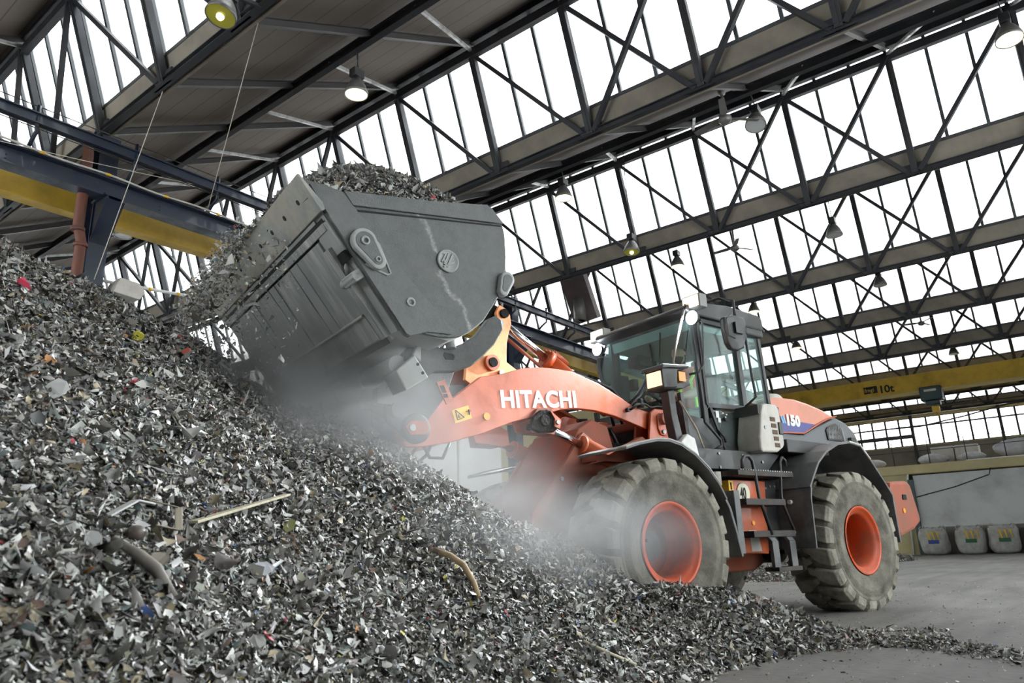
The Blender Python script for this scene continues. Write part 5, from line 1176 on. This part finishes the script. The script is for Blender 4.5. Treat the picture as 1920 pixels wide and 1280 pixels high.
for s in (1, -1):
    base = P(-.09, .17*s, 2.335)
    for j, (L, o) in enumerate(((.07, -.03), (.078, -.01), (.074, .01), (.06, .03))):
        a = base+(RT(0, 1, 0)-RT(0, 0, 0))*o
        hb.tube([a, a+(RT(L*.5, 0, 0)-RT(0, 0, 0))+Vector((0, 0, .01)), a+(RT(L*.9, 0, 0)-RT(0, 0, 0))-Vector((0, 0, .02)), a+(RT(L*.7, 0, 0)-RT(0, 0, 0))-Vector((0, 0, .045))], [.010, .0095, .009, .007], 8)
    a = base-(RT(.01, .03*s, 0)-RT(0, 0, 0)); hb.tube([a, a+(RT(.03, -.02*s, 0)-RT(0, 0, 0))-Vector((0, 0, .02)), a+(RT(.055, -.01*s, 0)-RT(0, 0, 0))-Vector((0, 0, .035))], [.012, .011, .009], 8)
body = skin('body', pts, edg, rad, M['skin'], DR, (hb.v, hb.f))
tors = [(.165, .14), (.16, .13), (.178, .13), (.155, .10)]
skin('shirt', [pts[1], pts[2], pts[3], pts[4], pts[6], pts[7], pts[10], pts[11]], [(0, 1), (1, 2), (2, 3), (2, 4), (4, 5), (2, 6), (6, 7)],
     [(.155, .128), (.17, .128), (.148, .097), .062, .09, .068, .09, .068], M['vest'], DR)
skin('vest', [P(-.63, 0, 2.14), pts[1], pts[2], P(-.60, 0, 2.57), P(-.60, .12, 2.61), P(-.60, -.12, 2.61)], [(0, 1), (1, 2), (2, 3), (3, 4), (3, 5)],
     [(.19, .17), (.19, .165), (.215, .165), (.185, .13), .105, .105], M['vest'], DR)
skin('trousers', [pel, pts[14], pts[15], pts[16], pts[18], pts[19], pts[20]], [(0, 1), (1, 2), (2, 3), (0, 4), (4, 5), (5, 6)], [(.165, .14), .115, .09, .075, .115, .09, .075], M['trouser'], DR)
b = MB()
for s in (1, -1):
    b.tube([P(-.43, .10*s, 2.60), P(-.40, .08*s, 2.50), P(-.40, .06*s, 2.3), P(-.41, .05*s, 2.15)], 0.024, 8)
    b.tube([P(-.60, .215*s, 2.66), P(-.52, .23*s, 2.62), P(-.46, .19*s, 2.50), P(-.48, .2*s, 2.3)], 0.018, 8)
b.build('lime_bands', M['hiviz'], DR)
b = MB(); b.prism(lambda u, v, w: P(-.62+u, v, 2.2+w), [(-.1, 0), (.1, 0), (.12, .22), (-.1, .24)], .165, .195); b.build('lime_panel', M['hiviz'], DR)
b = MB()
V = []; F = []
for i in range(14):
    t = math.pi*.62*i/13
    for k in range(n):
        q = 2*math.pi*k/n; x, y, z = math.sin(t)*math.cos(q), math.sin(t)*math.sin(q), math.cos(t)
        V.append(hc+fv*(x*.104-.006)+lv*y*.082+zv*(z*.13+.004))
for i in range(13):
    for k in range(n):
        q_ = 2*math.pi*k/n; t_ = math.pi*.62*i/13
        if math.sin(t_)*math.cos(q_) > .30 and math.cos(t_) < .62: continue
        F.append((i*n+k, (i+1)*n+k, (i+1)*n+(k+1) % n, i*n+(k+1) % n))
b.add(V, F, True); b.build('hair', M['hair'], DR)
V = []; F = []
b = MB()
for i in range(7):
    z = -.35-.1*i
    for k in range(13):
        q = -1.5+3.0*k/12; rr = math.sqrt(max(0, 1-z*z)); V.append(hc+fv*((rr*math.cos(q))*.102+.006)*(1 if z > -.8 else .95)+lv*rr*math.sin(q)*.074*(1+.2*z)+zv*z*.125)
for i in range(6):
    for k in range(12): F.append((i*13+k, i*13+k+1, (i+1)*13+k+1, (i+1)*13+k))
b.add(V, F, True); b.build('beard', M['hair'], DR)
# ------------------------------------------------------------------ scrap heap
#  azimuth, toe distance, crest distance, crest height, fall-off behind the crest
TB = [(-8, 6.2, 6.5, 0.0, .5), (5, 5.9, 6.4, 0.0, .5), (11, 5.95, 6.3, 0.01, .5), (14.2, 5.85, 6.2, .03, .5), (17.9, 5.5, 6.1, .22, .45), (20, 5.25, 6.05, .32, .45), (22, 5.0, 6.0, .385, .5), (25, 4.4, 5.9, .395, .5), (28.8, 3.7, 5.7, .43, .5), (34.1, 2.9, 5.5, .81, .6),
      (40.6, 2.3, 5.5, 1.13, .55), (47.9, 1.7, 5.6, 1.56, .5), (56.1, 1.15, 5.8, 1.96, .45), (62.8, .85, 6.0, 2.46, .45), (70.2, .72, 6.2, 2.87, .4), (75, .7, 6.2, 3.13, .35), (82, .7, 6.3, 3.3, .3), (95, .75, 6.3, 3.3, .3), (115, 1.0, 6.2, 2.4, .35), (140, 2.0, 5.8, 1.0, .4), (160, 3.5, 5.5, 0, .5)]
TB = np.array(TB)
def heapz(x, y):
    az = np.degrees(np.arctan2(y, x)); d = np.hypot(x, y)
    toe = np.interp(az, TB[:, 0], TB[:, 1]); dc = np.interp(az, TB[:, 0], TB[:, 2]); zc = np.interp(az, TB[:, 0], TB[:, 3]); fo = np.interp(az, TB[:, 0], TB[:, 4])
    s = (d-toe)/(dc-toe)
    z = np.where(s < 1, zc*s, zc-(d-dc)*fo)
    k = 0.10*np.clip(zc, 0, 1)
    z = z-k*np.exp(-((d-dc)/0.35)**2)*0.35          # rounded crest
    lump = 0.035*np.sin(1.9*x+1.3*y+.7)*np.sin(2.7*y-1.1*x)+0.022*np.sin(5.3*x+2.1*y)*np.sin(4.7*y-2*x+1)+0.010*np.sin(11*x-3*y)*np.sin(9*y+5*x)
    z = z+lump*np.clip(z*2.5, 0, 1)
    z = np.where(s < -0.02, -0.05, z)
    return np.maximum(z, -0.05)

def grid_mesh(name, X, Y, Z, m, smooth=True):
    nx, ny = X.shape
    co = np.stack([X, Y, Z], -1).reshape(-1, 3)
    i, j = np.meshgrid(np.arange(nx-1), np.arange(ny-1), indexing='ij'); a = (i*ny+j).ravel()
    F = np.stack([a, a+ny, a+ny+1, a+1], -1)
    me = bpy.data.meshes.new(name); me.vertices.add(len(co)); me.vertices.foreach_set('co', co.ravel().astype('f4'))
    me.loops.add(F.size); me.loops.foreach_set('vertex_index', F.ravel().astype('i4'))
    me.polygons.add(len(F)); me.polygons.foreach_set('loop_start', np.arange(0, F.size, 4, dtype='i4'))
    me.polygons.foreach_set('use_smooth', np.ones(len(F), bool))
    me.update(calc_edges=True); me.materials.append(m)
    return me

def flake_mat():
    m = bpy.data.materials.new('shredded_scrap')
    t, N, L, P = nodes(m)
    a = N.new('ShaderNodeAttribute'); a.attribute_name = 'tone'
    L.new(a.outputs['Color'], P.inputs['Base Color'])
    P.inputs['Roughness'].default_value = 0.55
    P.inputs['Specular IOR Level'].default_value = 0.5
    return m
M['flake'] = flake_mat()
M['heap'] = mat('heap_base', (0.018, 0.017, 0.015), 0.9, 0, (0.06, 0.058, 0.05), 0.6, 40.0, bump=1.0, bscale=45)

def flakes(name, P, Nn, size, m=None, flat=0.55, tonemul=None, R=rng):
    """many small bent chips as one mesh; P positions, Nn surface normals, size per chip"""
    n = len(P); K = 5
    z = Nn+R.normal(0, flat, (n, 3)); z /= np.linalg.norm(z, axis=1)[:, None]
    a = np.cross(z, R.normal(0, 1, (n, 3))); a /= np.linalg.norm(a, axis=1)[:, None]
    b = np.cross(z, a)
    asp = np.where(R.random(n) < .6, R.uniform(0.4, 0.95, n), R.uniform(.12, .45, n)); asp[R.random(n) < .10] = 0.10
    th = (np.arange(K)*2*np.pi/K)[None, :]+R.uniform(-.35, .35, (n, K))
    rad = R.uniform(.62, 1.1, (n, K))*size[:, None]*.5
    lx = np.cos(th)*rad*(1.25-asp[:, None]*.25)*1.2; ly = np.sin(th)*rad*asp[:, None]
    curl = R.normal(0, 13, n)[:, None]*(lx**2)+R.normal(0, 12, n)[:, None]*(ly**2)+R.normal(0, .12, (n, K))*size[:, None]
    ring = P[:, None, :]+a[:, None, :]*lx[..., None]+b[:, None, :]*ly[..., None]+z[:, None, :]*curl[..., None]
    cen = P+z*(size*R.normal(0, .12, n))[:, None]
    co = np.concatenate([cen[:, None, :], ring], 1).reshape(-1, 3)
    base = (np.arange(n)*(K+1))[:, None, None]
    k = np.arange(K); F = base+np.stack([np.zeros(K, int), 1+k, 1+(k+1) % K], -1)[None]
    F = F.reshape(-1, 3)
    me = bpy.data.meshes.new(name); me.vertices.add(len(co)); me.vertices.foreach_set('co', co.ravel().astype('f4'))
    me.loops.add(F.size); me.loops.foreach_set('vertex_index', F.ravel().astype('i4'))
    me.polygons.add(len(F)); me.polygons.foreach_set('loop_start', np.arange(0, F.size, 3, dtype='i4'))
    me.update(calc_edges=True)
    # chip colours: mostly grey shreds, some pale, a few coloured
    c = R.random(n); v = np.exp(R.normal(-1.84, .82, n)); v = np.clip(v, .02, .62)
    tint = R.normal(0, .03, (n, 3))+np.array([1.02, 1.0, .95])-(v[:, None] < .13)*np.array([-.04, 0, .06]); col = v[:, None]*tint
    pick = lambda lo, hi, rgb: col.__setitem__((c >= lo) & (c < hi), np.array(rgb)*R.uniform(.6, 1.2, ((((c >= lo) & (c < hi)).sum()), 1)))
    pick(0, .12, (.60, .60, .57)); pick(.17, .21, (.36, .30, .20)); pick(.21, .235, (.20, .20, .14)); pick(.245, .27, (.12, .16, .16)); pick(.275, .29, (.22, .15, .12))
    pick(.30, .302, (.5, .04, .06)); pick(.302, .304, (.55, .5, .08)); pick(.304, .306, (.45, .2, .06)); pick(.306, .309, (.08, .14, .35)); pick(.309, .33, (.7, .7, .70))
    if tonemul is not None: col = col*tonemul[:, None]
    col = np.clip(col, .01, .85)
    at = me.color_attributes.new('tone', 'FLOAT_COLOR', 'POINT')
    cc = np.repeat(np.concatenate([col, np.ones((n, 1))], 1), K+1, 0)
    at.data.foreach_set('color', cc.ravel().astype('f4'))
    me.materials.append(m or M['flake'])
    return me

def normals(fn, x, y, e=.02):
    dx = (fn(x+e, y)-fn(x-e, y))/(2*e); dy = (fn(x, y+e)-fn(x, y-e))/(2*e)
    n = np.stack([-dx, -dy, np.ones_like(dx)], -1); return n/np.linalg.norm(n, axis=1)[:, None]

az = np.radians(np.linspace(-4, 150, 260)); dd = np.concatenate([np.linspace(.4, 7.2, 190), np.linspace(7.3, 12, 30)])
A, D = np.meshgrid(az, dd, indexing='ij'); X, Y = D*np.cos(A), D*np.sin(A)
Zg = heapz(X, Y)-.012
me = grid_mesh('scrap_heap', X, Y, Zg, M['heap'])
hp_o = bpy.data.objects.new('scrap_heap', me); COL.objects.link(hp_o)
tag(hp_o, 'huge sloping heap of shredded grey scrap filling the lower left', 'scrap heap', kind='stuff')
NF = 270000
u = rng.random(NF); a0 = np.radians(rng.uniform(9, 84, NF)); d0 = 1.05*np.exp(u*np.log(7.3/1.05))
d0 = np.where(rng.random(NF) < .62, d0, np.sqrt(rng.uniform(1.2**2, 7.0**2, NF)))
x, y = d0*np.cos(a0), d0*np.sin(a0); z = heapz(x, y)
toe_ = np.interp(np.degrees(a0), TB[:, 0], TB[:, 1]); ok = (z > 0.004) | ((d0 > toe_-.25*rng.random(NF)**2) & (d0 < 7) & (rng.random(NF) < .25))
x, y, z, d1 = x[ok], y[ok], np.maximum(z[ok], 0.004), d0[ok]
nn0 = normals(heapz, x, y)
sz = np.exp(rng.normal(math.log(.0245), .45, len(x)))*np.clip(.62+.10*d1, .7, 1.15)
big = rng.random(len(x)) < .010; sz[big] *= 1.9
Pp = np.stack([x, y, z], -1)+nn0*(rng.uniform(-.016, .022, len(x)))[:, None]
me = flakes('shredded_chips', Pp, nn0, np.clip(sz, .008, .09), flat=.6)
fo_ = bpy.data.objects.new('shredded_chips', me); COL.objects.link(fo_); fo_.parent = hp_o; fo_['kind'] = 'stuff'

# thin trail of scrap on the floor to the right of the heap, and loose crumbs
n = 9000; s_ = rng.random(n)
tx = 5.75+.25*np.sin(s_*9)+rng.normal(0, .10+.10*s_, n)-s_*.2; ty = 1.75-s_*3.0+rng.normal(0, .05, n)
keep = rng.random(n) < np.where(s_ < .35, 1, .55); tx, ty = tx[keep], ty[keep]
sz = np.exp(rng.normal(math.log(.02), .4, len(tx)))
me = flakes('scrap_trail', np.stack([tx, ty, .004+.02*rng.random(len(tx))], -1), np.tile([0, 0, 1.], (len(tx), 1)), sz, tonemul=np.full(len(tx), .7))
o = bpy.data.objects.new('scrap_trail', me); COL.objects.link(o); tag(o, 'thin trail of grey scrap crumbs on the floor right of the heap', 'scrap', kind='stuff')
n = 1800; tx = rng.uniform(3.9, 14, n); ty = tx*np.tan(np.radians(rng.uniform(3, 24, n)))
me = flakes('floor_crumbs', np.stack([tx, ty, np.full(n, .004)], -1), np.tile([0, 0, 1.], (n, 1)), np.exp(rng.normal(math.log(.013), .4, n)), flat=.2)
o = bpy.data.objects.new('floor_crumbs', me); COL.objects.link(o); tag(o, 'loose crumbs of scrap scattered over the grey floor', 'scrap', kind='stuff')

def mound(cx, cy, rx, ry, h, n, lab, s0=.03, rot=0.0):
    c_, s_ = math.cos(rot), math.sin(rot)
    def fn(x, y):
        u, v = (x-cx)*c_+(y-cy)*s_, -(x-cx)*s_+(y-cy)*c_
        q = np.sqrt((u/rx)**2+(v/ry)**2)
        return h*np.clip(1-q, 0, 1)**.9*(1+.12*np.sin(5*u)*np.sin(6*v))
    g = np.linspace(-1.05, 1.05, 50); U_, V_ = np.meshgrid(g*rx, g*ry, indexing='ij'); X, Y = cx+U_*c_-V_*s_, cy+U_*s_+V_*c_
    o = bpy.data.objects.new('scrap_mound', grid_mesh('scrap_mound', X, Y, fn(X, Y)-.004, M['heap'])); COL.objects.link(o); tag(o, lab, 'scrap heap', kind='stuff')
    r = np.sqrt(rng.random(n))*1.08; t = rng.uniform(0, 2*np.pi, n); U_, V_ = r*rx*np.cos(t), r*ry*np.sin(t); x, y = cx+U_*c_-V_*s_, cy+U_*s_+V_*c_
    z = fn(x, y)+.006; me = flakes('mound_chips', np.stack([x, y, z], -1), normals(fn, x, y), np.exp(rng.normal(math.log(s0), .4, n)))
    q = bpy.data.objects.new('mound_chips', me); COL.objects.link(q); q.parent = o; q['kind'] = 'stuff'
mound(15.2, 6.3, 1.4, 2.2, .34, 6000, 'low mound of scrap on the floor seen under the loader between its wheels', .04)
mound(26.0, 6.8, 2.6, 1.9, .95, 9000, 'grey mound of scrap behind the rear wheel beside the far wall', .06)

# heap in the bucket and the load spilling over its edge
def bheap(u, v):
    # u along the machine, v across; height above the bucket rim
    r = (np.abs((u-3.93)/.93)**2.6+np.abs((v-.12)/1.30)**2)**.5
    return np.interp(u, [3.0, 3.12, 3.26, 3.7, 4.43, 4.75], [3.14, 3.20, 3.26, 3.20, 3.10, 3.10])-np.maximum(.24*np.clip((np.abs(v)-1.06)/.21, 0, 1)**1.3*np.clip((4.6-u)/.2, .15, 1), .05*np.clip((u-4.48)/.18, 0, 1))+.80*np.clip(1-r**1.25, 0, 1)+.03*np.sin(7*u+3*v)*np.sin(6*v)
gu, gv = np.meshgrid(np.linspace(3.12, 4.66, 50), np.linspace(-1.27, 1.27, 60), indexing='ij')
a_ = math.radians(163); f_ = np.array([math.cos(a_), math.sin(a_)]); n_ = np.array([-math.sin(a_), math.cos(a_)])
def w2(u, v): return J.x+f_[0]*u+n_[0]*v, J.y+f_[1]*u+n_[1]*v
gx, gy = w2(gu, gv)
gz = bheap(gu, gv)-.02
ob = bpy.data.objects.new('bucket_load', grid_mesh('bucket_load', gx, gy, gz, M['heap'])); COL.objects.link(ob)
tag(ob, 'rounded load of shredded scrap heaped up inside the raised bucket', 'scrap load', kind='stuff')
n = 52000; uu = rng.uniform(3.14, 4.60, n); vv = rng.uniform(-1.25, 1.25, n); x, y = w2(uu, vv); z = bheap(uu, vv)
e = .02; dzu = (bheap(uu+e, vv)-bheap(uu-e, vv))/(2*e); dzv = (bheap(uu, vv+e)-bheap(uu, vv-e))/(2*e)
nr = np.stack([-(dzu*f_[0]+dzv*n_[0]), -(dzu*f_[1]+dzv*n_[1]), np.ones(n)], -1); nr /= np.linalg.norm(nr, axis=1)[:, None]
me = flakes('load_chips', np.stack([x, y, z], -1)+nr*rng.uniform(-.01, .02, n)[:, None], nr, np.exp(rng.normal(math.log(.030), .4, n)), flat=.7)
q = bpy.data.objects.new('load_chips', me); COL.objects.link(q); q.parent = ob; q['kind'] = 'stuff'
# falling scrap: a curtain that leaves the cutting edge on its far half and drops forward
n = 7500; edge = rng.random(n) < .22
vv = np.where(edge, rng.uniform(-1.3, 0.5, n), .35-1.75*rng.beta(1.7, 1.1, n)); t = np.where(edge, 0, rng.random(n)**1.3*np.clip((.45-vv)/1.3, .05, 1))
uu = 4.74+.05*rng.random(n)*edge+(1-edge)*(.12*rng.random(n)+t*.22+rng.normal(0, .03+.10*t, n)); zz = np.where(edge, 3.12+.05*rng.random(n), 3.14+.05*rng.random(n)-1.25*t**1.2+rng.normal(0, .03, n))
ex = 1500; vv = np.append(vv, rng.uniform(-1.3, .9, ex)); uu = np.append(uu, 4.85-.45*rng.random(ex)**.8+.12); zz = np.append(zz, 2.95-1.0*rng.random(ex)**1.5); n += ex
x, y = w2(uu, vv)
me = flakes('falling_scrap', np.stack([x, y, zz], -1), rng.normal(0, 1, (n, 3)), np.exp(rng.normal(math.log(.019), .5, n)), flat=3, tonemul=np.full(n, 2.4))
q = bpy.data.objects.new('falling_scrap', me); COL.objects.link(q); tag(q, 'cloud of scrap chips falling over the front edge of the bucket', 'scrap', kind='stuff')

# single larger pieces lying on the heap
def onheap(x, y, h=.02): return Vector((x, y, float(heapz(np.array(x), np.array(y)))+h))
def polar(azd, d, h=.02): a = math.radians(azd); return onheap(d*math.cos(a), d*math.sin(a), h)
def piece(name, pts, w, th, m, lab, cat):
    b = MB()
    for p, q_ in zip(pts[:-1], pts[1:]):
        b.bar(p, q_, w, th)
    return tag(b.build(name, M[m] if isinstance(m, str) else m, bevel=.002), lab, cat)
S = lambda x, y, h=.025: onheap(x, y, h)
piece('wood_slat', [S(1.28, 2.33), S(2.02, 2.88, .05)], .032, .010, 'wood', 'pale straight wooden slat lying across the heap at lower left', 'slat')
b = MB(); b.tube([S(2.76, 2.68, .02), S(2.80, 2.60, .05), S(2.81, 2.52, .06), S(2.79, 2.44, .04), S(2.76, 2.38, .02)], [.012, .015, .016, .015, .012], 10); tag(b.build('bent_stick', M['bark']), 'tan bent stick curving down the middle of the heap', 'stick')
b = MB(); b.tube([S(3.25, 2.13), S(3.4, 2.07, .03), S(3.56, 2.02)], .008, 8); tag(b.build('thin_stick', M['wood']), 'thin pale stick near the bottom of the heap, right of the middle', 'stick')
b = MB(); b.tube([S(.90, 2.03, .03), S(.94, 1.96, .04), S(.97, 1.93, .035), S(1.0, 1.88, .02)], [.008, .015, .017, .010], 10); tag(b.build('crushed_tube', mat('grey_brown_plastic', (.16, .14, .12), .5, 0, (.25, .23, .2), .5, 20)), 'grey brown crushed tube at lower left of the heap', 'tube')
b = MB(); b.ball(S(.985, 2.09, .03), .026, (1, 1, .85)); tag(b.build('round_cap', mat('brown_rubber', (.10, .08, .07), .45)), 'brown round knob resting on the heap below the wooden slat', 'cap')
piece('strap', [S(.93, 2.15, .03), S(1.05, 2.25, .06), S(1.13, 2.31, .04)], .025, .006, mat('pale_grey_strap', (.38, .38, .37), .6), 'pale grey strap lying left of the wooden slat', 'strap')
piece('folded_strip', [S(1.13, 2.33, .04), S(1.20, 2.28, .07), S(1.17, 2.21, .04), S(1.09, 2.22, .02)], .022, .004, mat('beige_strip', (.36, .32, .25), .6), 'folded beige strip looping beside the pale grey strap', 'strip')
def shard(p, r, n_, col, lab, cat='shard', sz=(1, .6), seed=1, nm='plastic_shard'):
    R = np.random.default_rng(seed); b = MB(); p = Vector(p); nz = Vector(n_).normalized(); a = nz.cross(Vector((.3, 1, .2))).normalized(); c = nz.cross(a); K = 8
    P = [p+a*math.cos(t)*r*sz[0]*R.uniform(.7, 1.1)+c*math.sin(t)*r*sz[1]*R.uniform(.7, 1.1)+nz*R.normal(0, .12)*r for t in [2*math.pi*k/K for k in range(K)]]
    Q = [q+nz*.003 for q in P]
    b.add(P+Q, [tuple(range(K)), tuple(range(2*K-1, K-1, -1))]+[(k, (k+1) % K, (k+1) % K+K, k+K) for k in range(K)])
    tag(b.build(nm, mat('shard_colour', col, .45)), lab, cat)
tc = lambda p: (Vector((0, 0, HC))-Vector(p))
for j, (x, y, r, col, sz, lab) in enumerate([
    (1.48, 2.24, .050, (.45, .46, .50), (1, .6), 'pale bluish plastic shard low on the heap below the slat'),
    (.84, 2.0, .030, (.42, .42, .42), (.8, 1.1), 'pale grey egg shaped shard at the left of the heap'),
    (1.08, 3.06, .055, (.66, .66, .66), (1, .8), 'white ragged shard on the left part of the heap'),
    (1.40, 4.66, .050, (.60, .03, .08), (1.2, .7), 'bright red scrap piece near the top left of the heap'),
    (2.0, 4.48, .040, (.55, .52, .06), (1, 1), 'yellow scrap piece on the upper slope of the heap'),
    (2.34, 4.53, .035, (.45, .10, .06), (1, .8), 'rusty red scrap piece on the crest of the heap'),
    (2.77, 2.12, .045, (.55, .56, .55), (1.3, .5), 'pale leaf shaped flake near the bottom middle of the heap'),
    (1.89, 2.67, .035, (.40, .42, .18), (1.2, .6), 'dull yellow green flake under the right end of the slat'),
    (1.25, 1.89, .035, (.36, .36, .34), (1, .7), 'pale flat shard close to the bottom left of the heap'),
    (1.01, 1.99, .03, (.33, .30, .25), (1, .7), 'beige shard beside the brown knob')]):
    p = S(x, y, .03); shard(p, r, tc(p)+Vector((rng.normal(0, .5), 0, 1.0)), col, lab, sz=sz, seed=j)

# ------------------------------------------------------------------ dust in the air
def dust(name, c, r, dens, lab, scale=1.2, rot=0.0, seed=0.0, col=(.95, .97, .98)):
    b = MB(); b.ball((0, 0, 0), 1.0, n=24)
    m = bpy.data.materials.new('airborne_dust'); m.use_nodes = True; t = m.node_tree; N = t.nodes; L = t.links; N.clear()
    o = N.new('ShaderNodeOutputMaterial'); v = N.new('ShaderNodeVolumeScatter'); v.inputs['Color'].default_value = (*col, 1); v.inputs['Anisotropy'].default_value = 0.0
    tcn = N.new('ShaderNodeTexCoord'); ln = N.new('ShaderNodeVectorMath'); ln.operation = 'LENGTH'; L.new(tcn.outputs['Object'], ln.inputs[0])
    fa = N.new('ShaderNodeMapRange'); fa.inputs['From Min'].default_value = 1.0; fa.inputs['From Max'].default_value = 0.15; fa.interpolation_type = 'SMOOTHSTEP'; L.new(ln.outputs['Value'], fa.inputs['Value'])
    mp = N.new('ShaderNodeMapping'); mp.inputs['Scale'].default_value = (r[0]*scale, r[1]*scale, r[2]*scale); mp.inputs['Location'].default_value = (seed, seed*2, 0); L.new(tcn.outputs['Object'], mp.inputs[0])
    n = N.new('ShaderNodeTexNoise'); n.inputs['Scale'].default_value = 1.0; n.inputs['Detail'].default_value = 4; n.inputs['Distortion'].default_value = .6; L.new(mp.outputs[0], n.inputs['Vector'])
    mr_ = N.new('ShaderNodeMapRange'); mr_.inputs['From Min'].default_value = .33; mr_.inputs['From Max'].default_value = .72; L.new(n.outputs[0], mr_.inputs['Value'])
    mu = N.new('ShaderNodeMath'); mu.operation = 'MULTIPLY'; L.new(fa.outputs[0], mu.inputs[0]); L.new(mr_.outputs[0], mu.inputs[1])
    m3 = N.new('ShaderNodeMath'); m3.operation = 'MULTIPLY'; L.new(mu.outputs[0], m3.inputs[0]); m3.inputs[1].default_value = dens
    L.new(m3.outputs[0], v.inputs['Density']); L.new(v.outputs[0], o.inputs['Volume'])
    me = bpy.data.meshes.new(name); me.from_pydata([tuple(p) for p in b.v], [], b.f); me.materials.append(m)
    ob = bpy.data.objects.new(name, me); COL.objects.link(ob); ob.location = c; ob.scale = r; ob.rotation_euler = (0, 0, rot)
    tag(ob, lab, 'dust', kind='stuff')
def at_px(az, d, z): a = math.radians(az); return (d*math.cos(a), d*math.sin(a), z)
dust('dust_cloud', tuple(FT(4.3, .0, 1.85)), (1.3, 1.7, .85), 5.0, 'pale dust cloud billowing under the raised bucket', 1.8, seed=3)
dust('dust_cloud', tuple(FT(2.75, 0.1, 1.1)), (1.2, 1.2, .8), 1.1, 'thin dust haze in front of the front frame and under the boom', 1.6, seed=7)
dust('dust_cloud', at_px(36, 4.9, .78), (1.5, 1.3, .42), 1.9, 'light dust drifting over the heap before the front wheel', 2.2, seed=11)
dust('dust_cloud', at_px(47, 4.9, 1.45), (1.3, 1.1, .45), 1.1, 'light dust settling over the crest of the heap below the bucket', 1.8, seed=15)
dust('dust_cloud', tuple(FT(4.9, -.6, 2.1)), (.8, 1.2, .9), .8, 'bright dust hanging around the falling scrap left of the bucket', 1.8, seed=5)

# ------------------------------------------------------------------ light given off by the loader's own lamps
def spot(p, to, e, col, ang=70, r=.05):
    l = bpy.data.lights.new('lamp_light', 'SPOT'); l.energy = e; l.color = col; l.spot_size = math.radians(ang); l.spot_blend = .6; l.shadow_soft_size = r
    o = bpy.data.objects.new('lamp_light', l); COL.objects.link(o); o.location = p; d = Vector(to)-Vector(p); o.rotation_euler = d.to_track_quat('-Z', 'Y').to_euler()
for s in (1, -1):
    spot(RT(.42, .72*s, 3.0), FT(4.6, 1.2*s, 1.0), 420, (.85, .93, 1.0))
    spot(RT(.40, .72*s, 3.17), FT(4.2, 1.6*s, .9), 35, (1.0, .82, .6))
    spot(FT(1.40, .97*s, 2.2), FT(4.5, 1.2*s, .8), 25, (1.0, .82, .6))
for a in LP:
    if a[2] != 'off':
        p = Vector(a[0])
        spot(p-Vector((0, 0, .03)), p-Vector((0, 0, 3)), 60 if a[2] == 'on' else 12, (1.0, .88, .66), 120, .12)
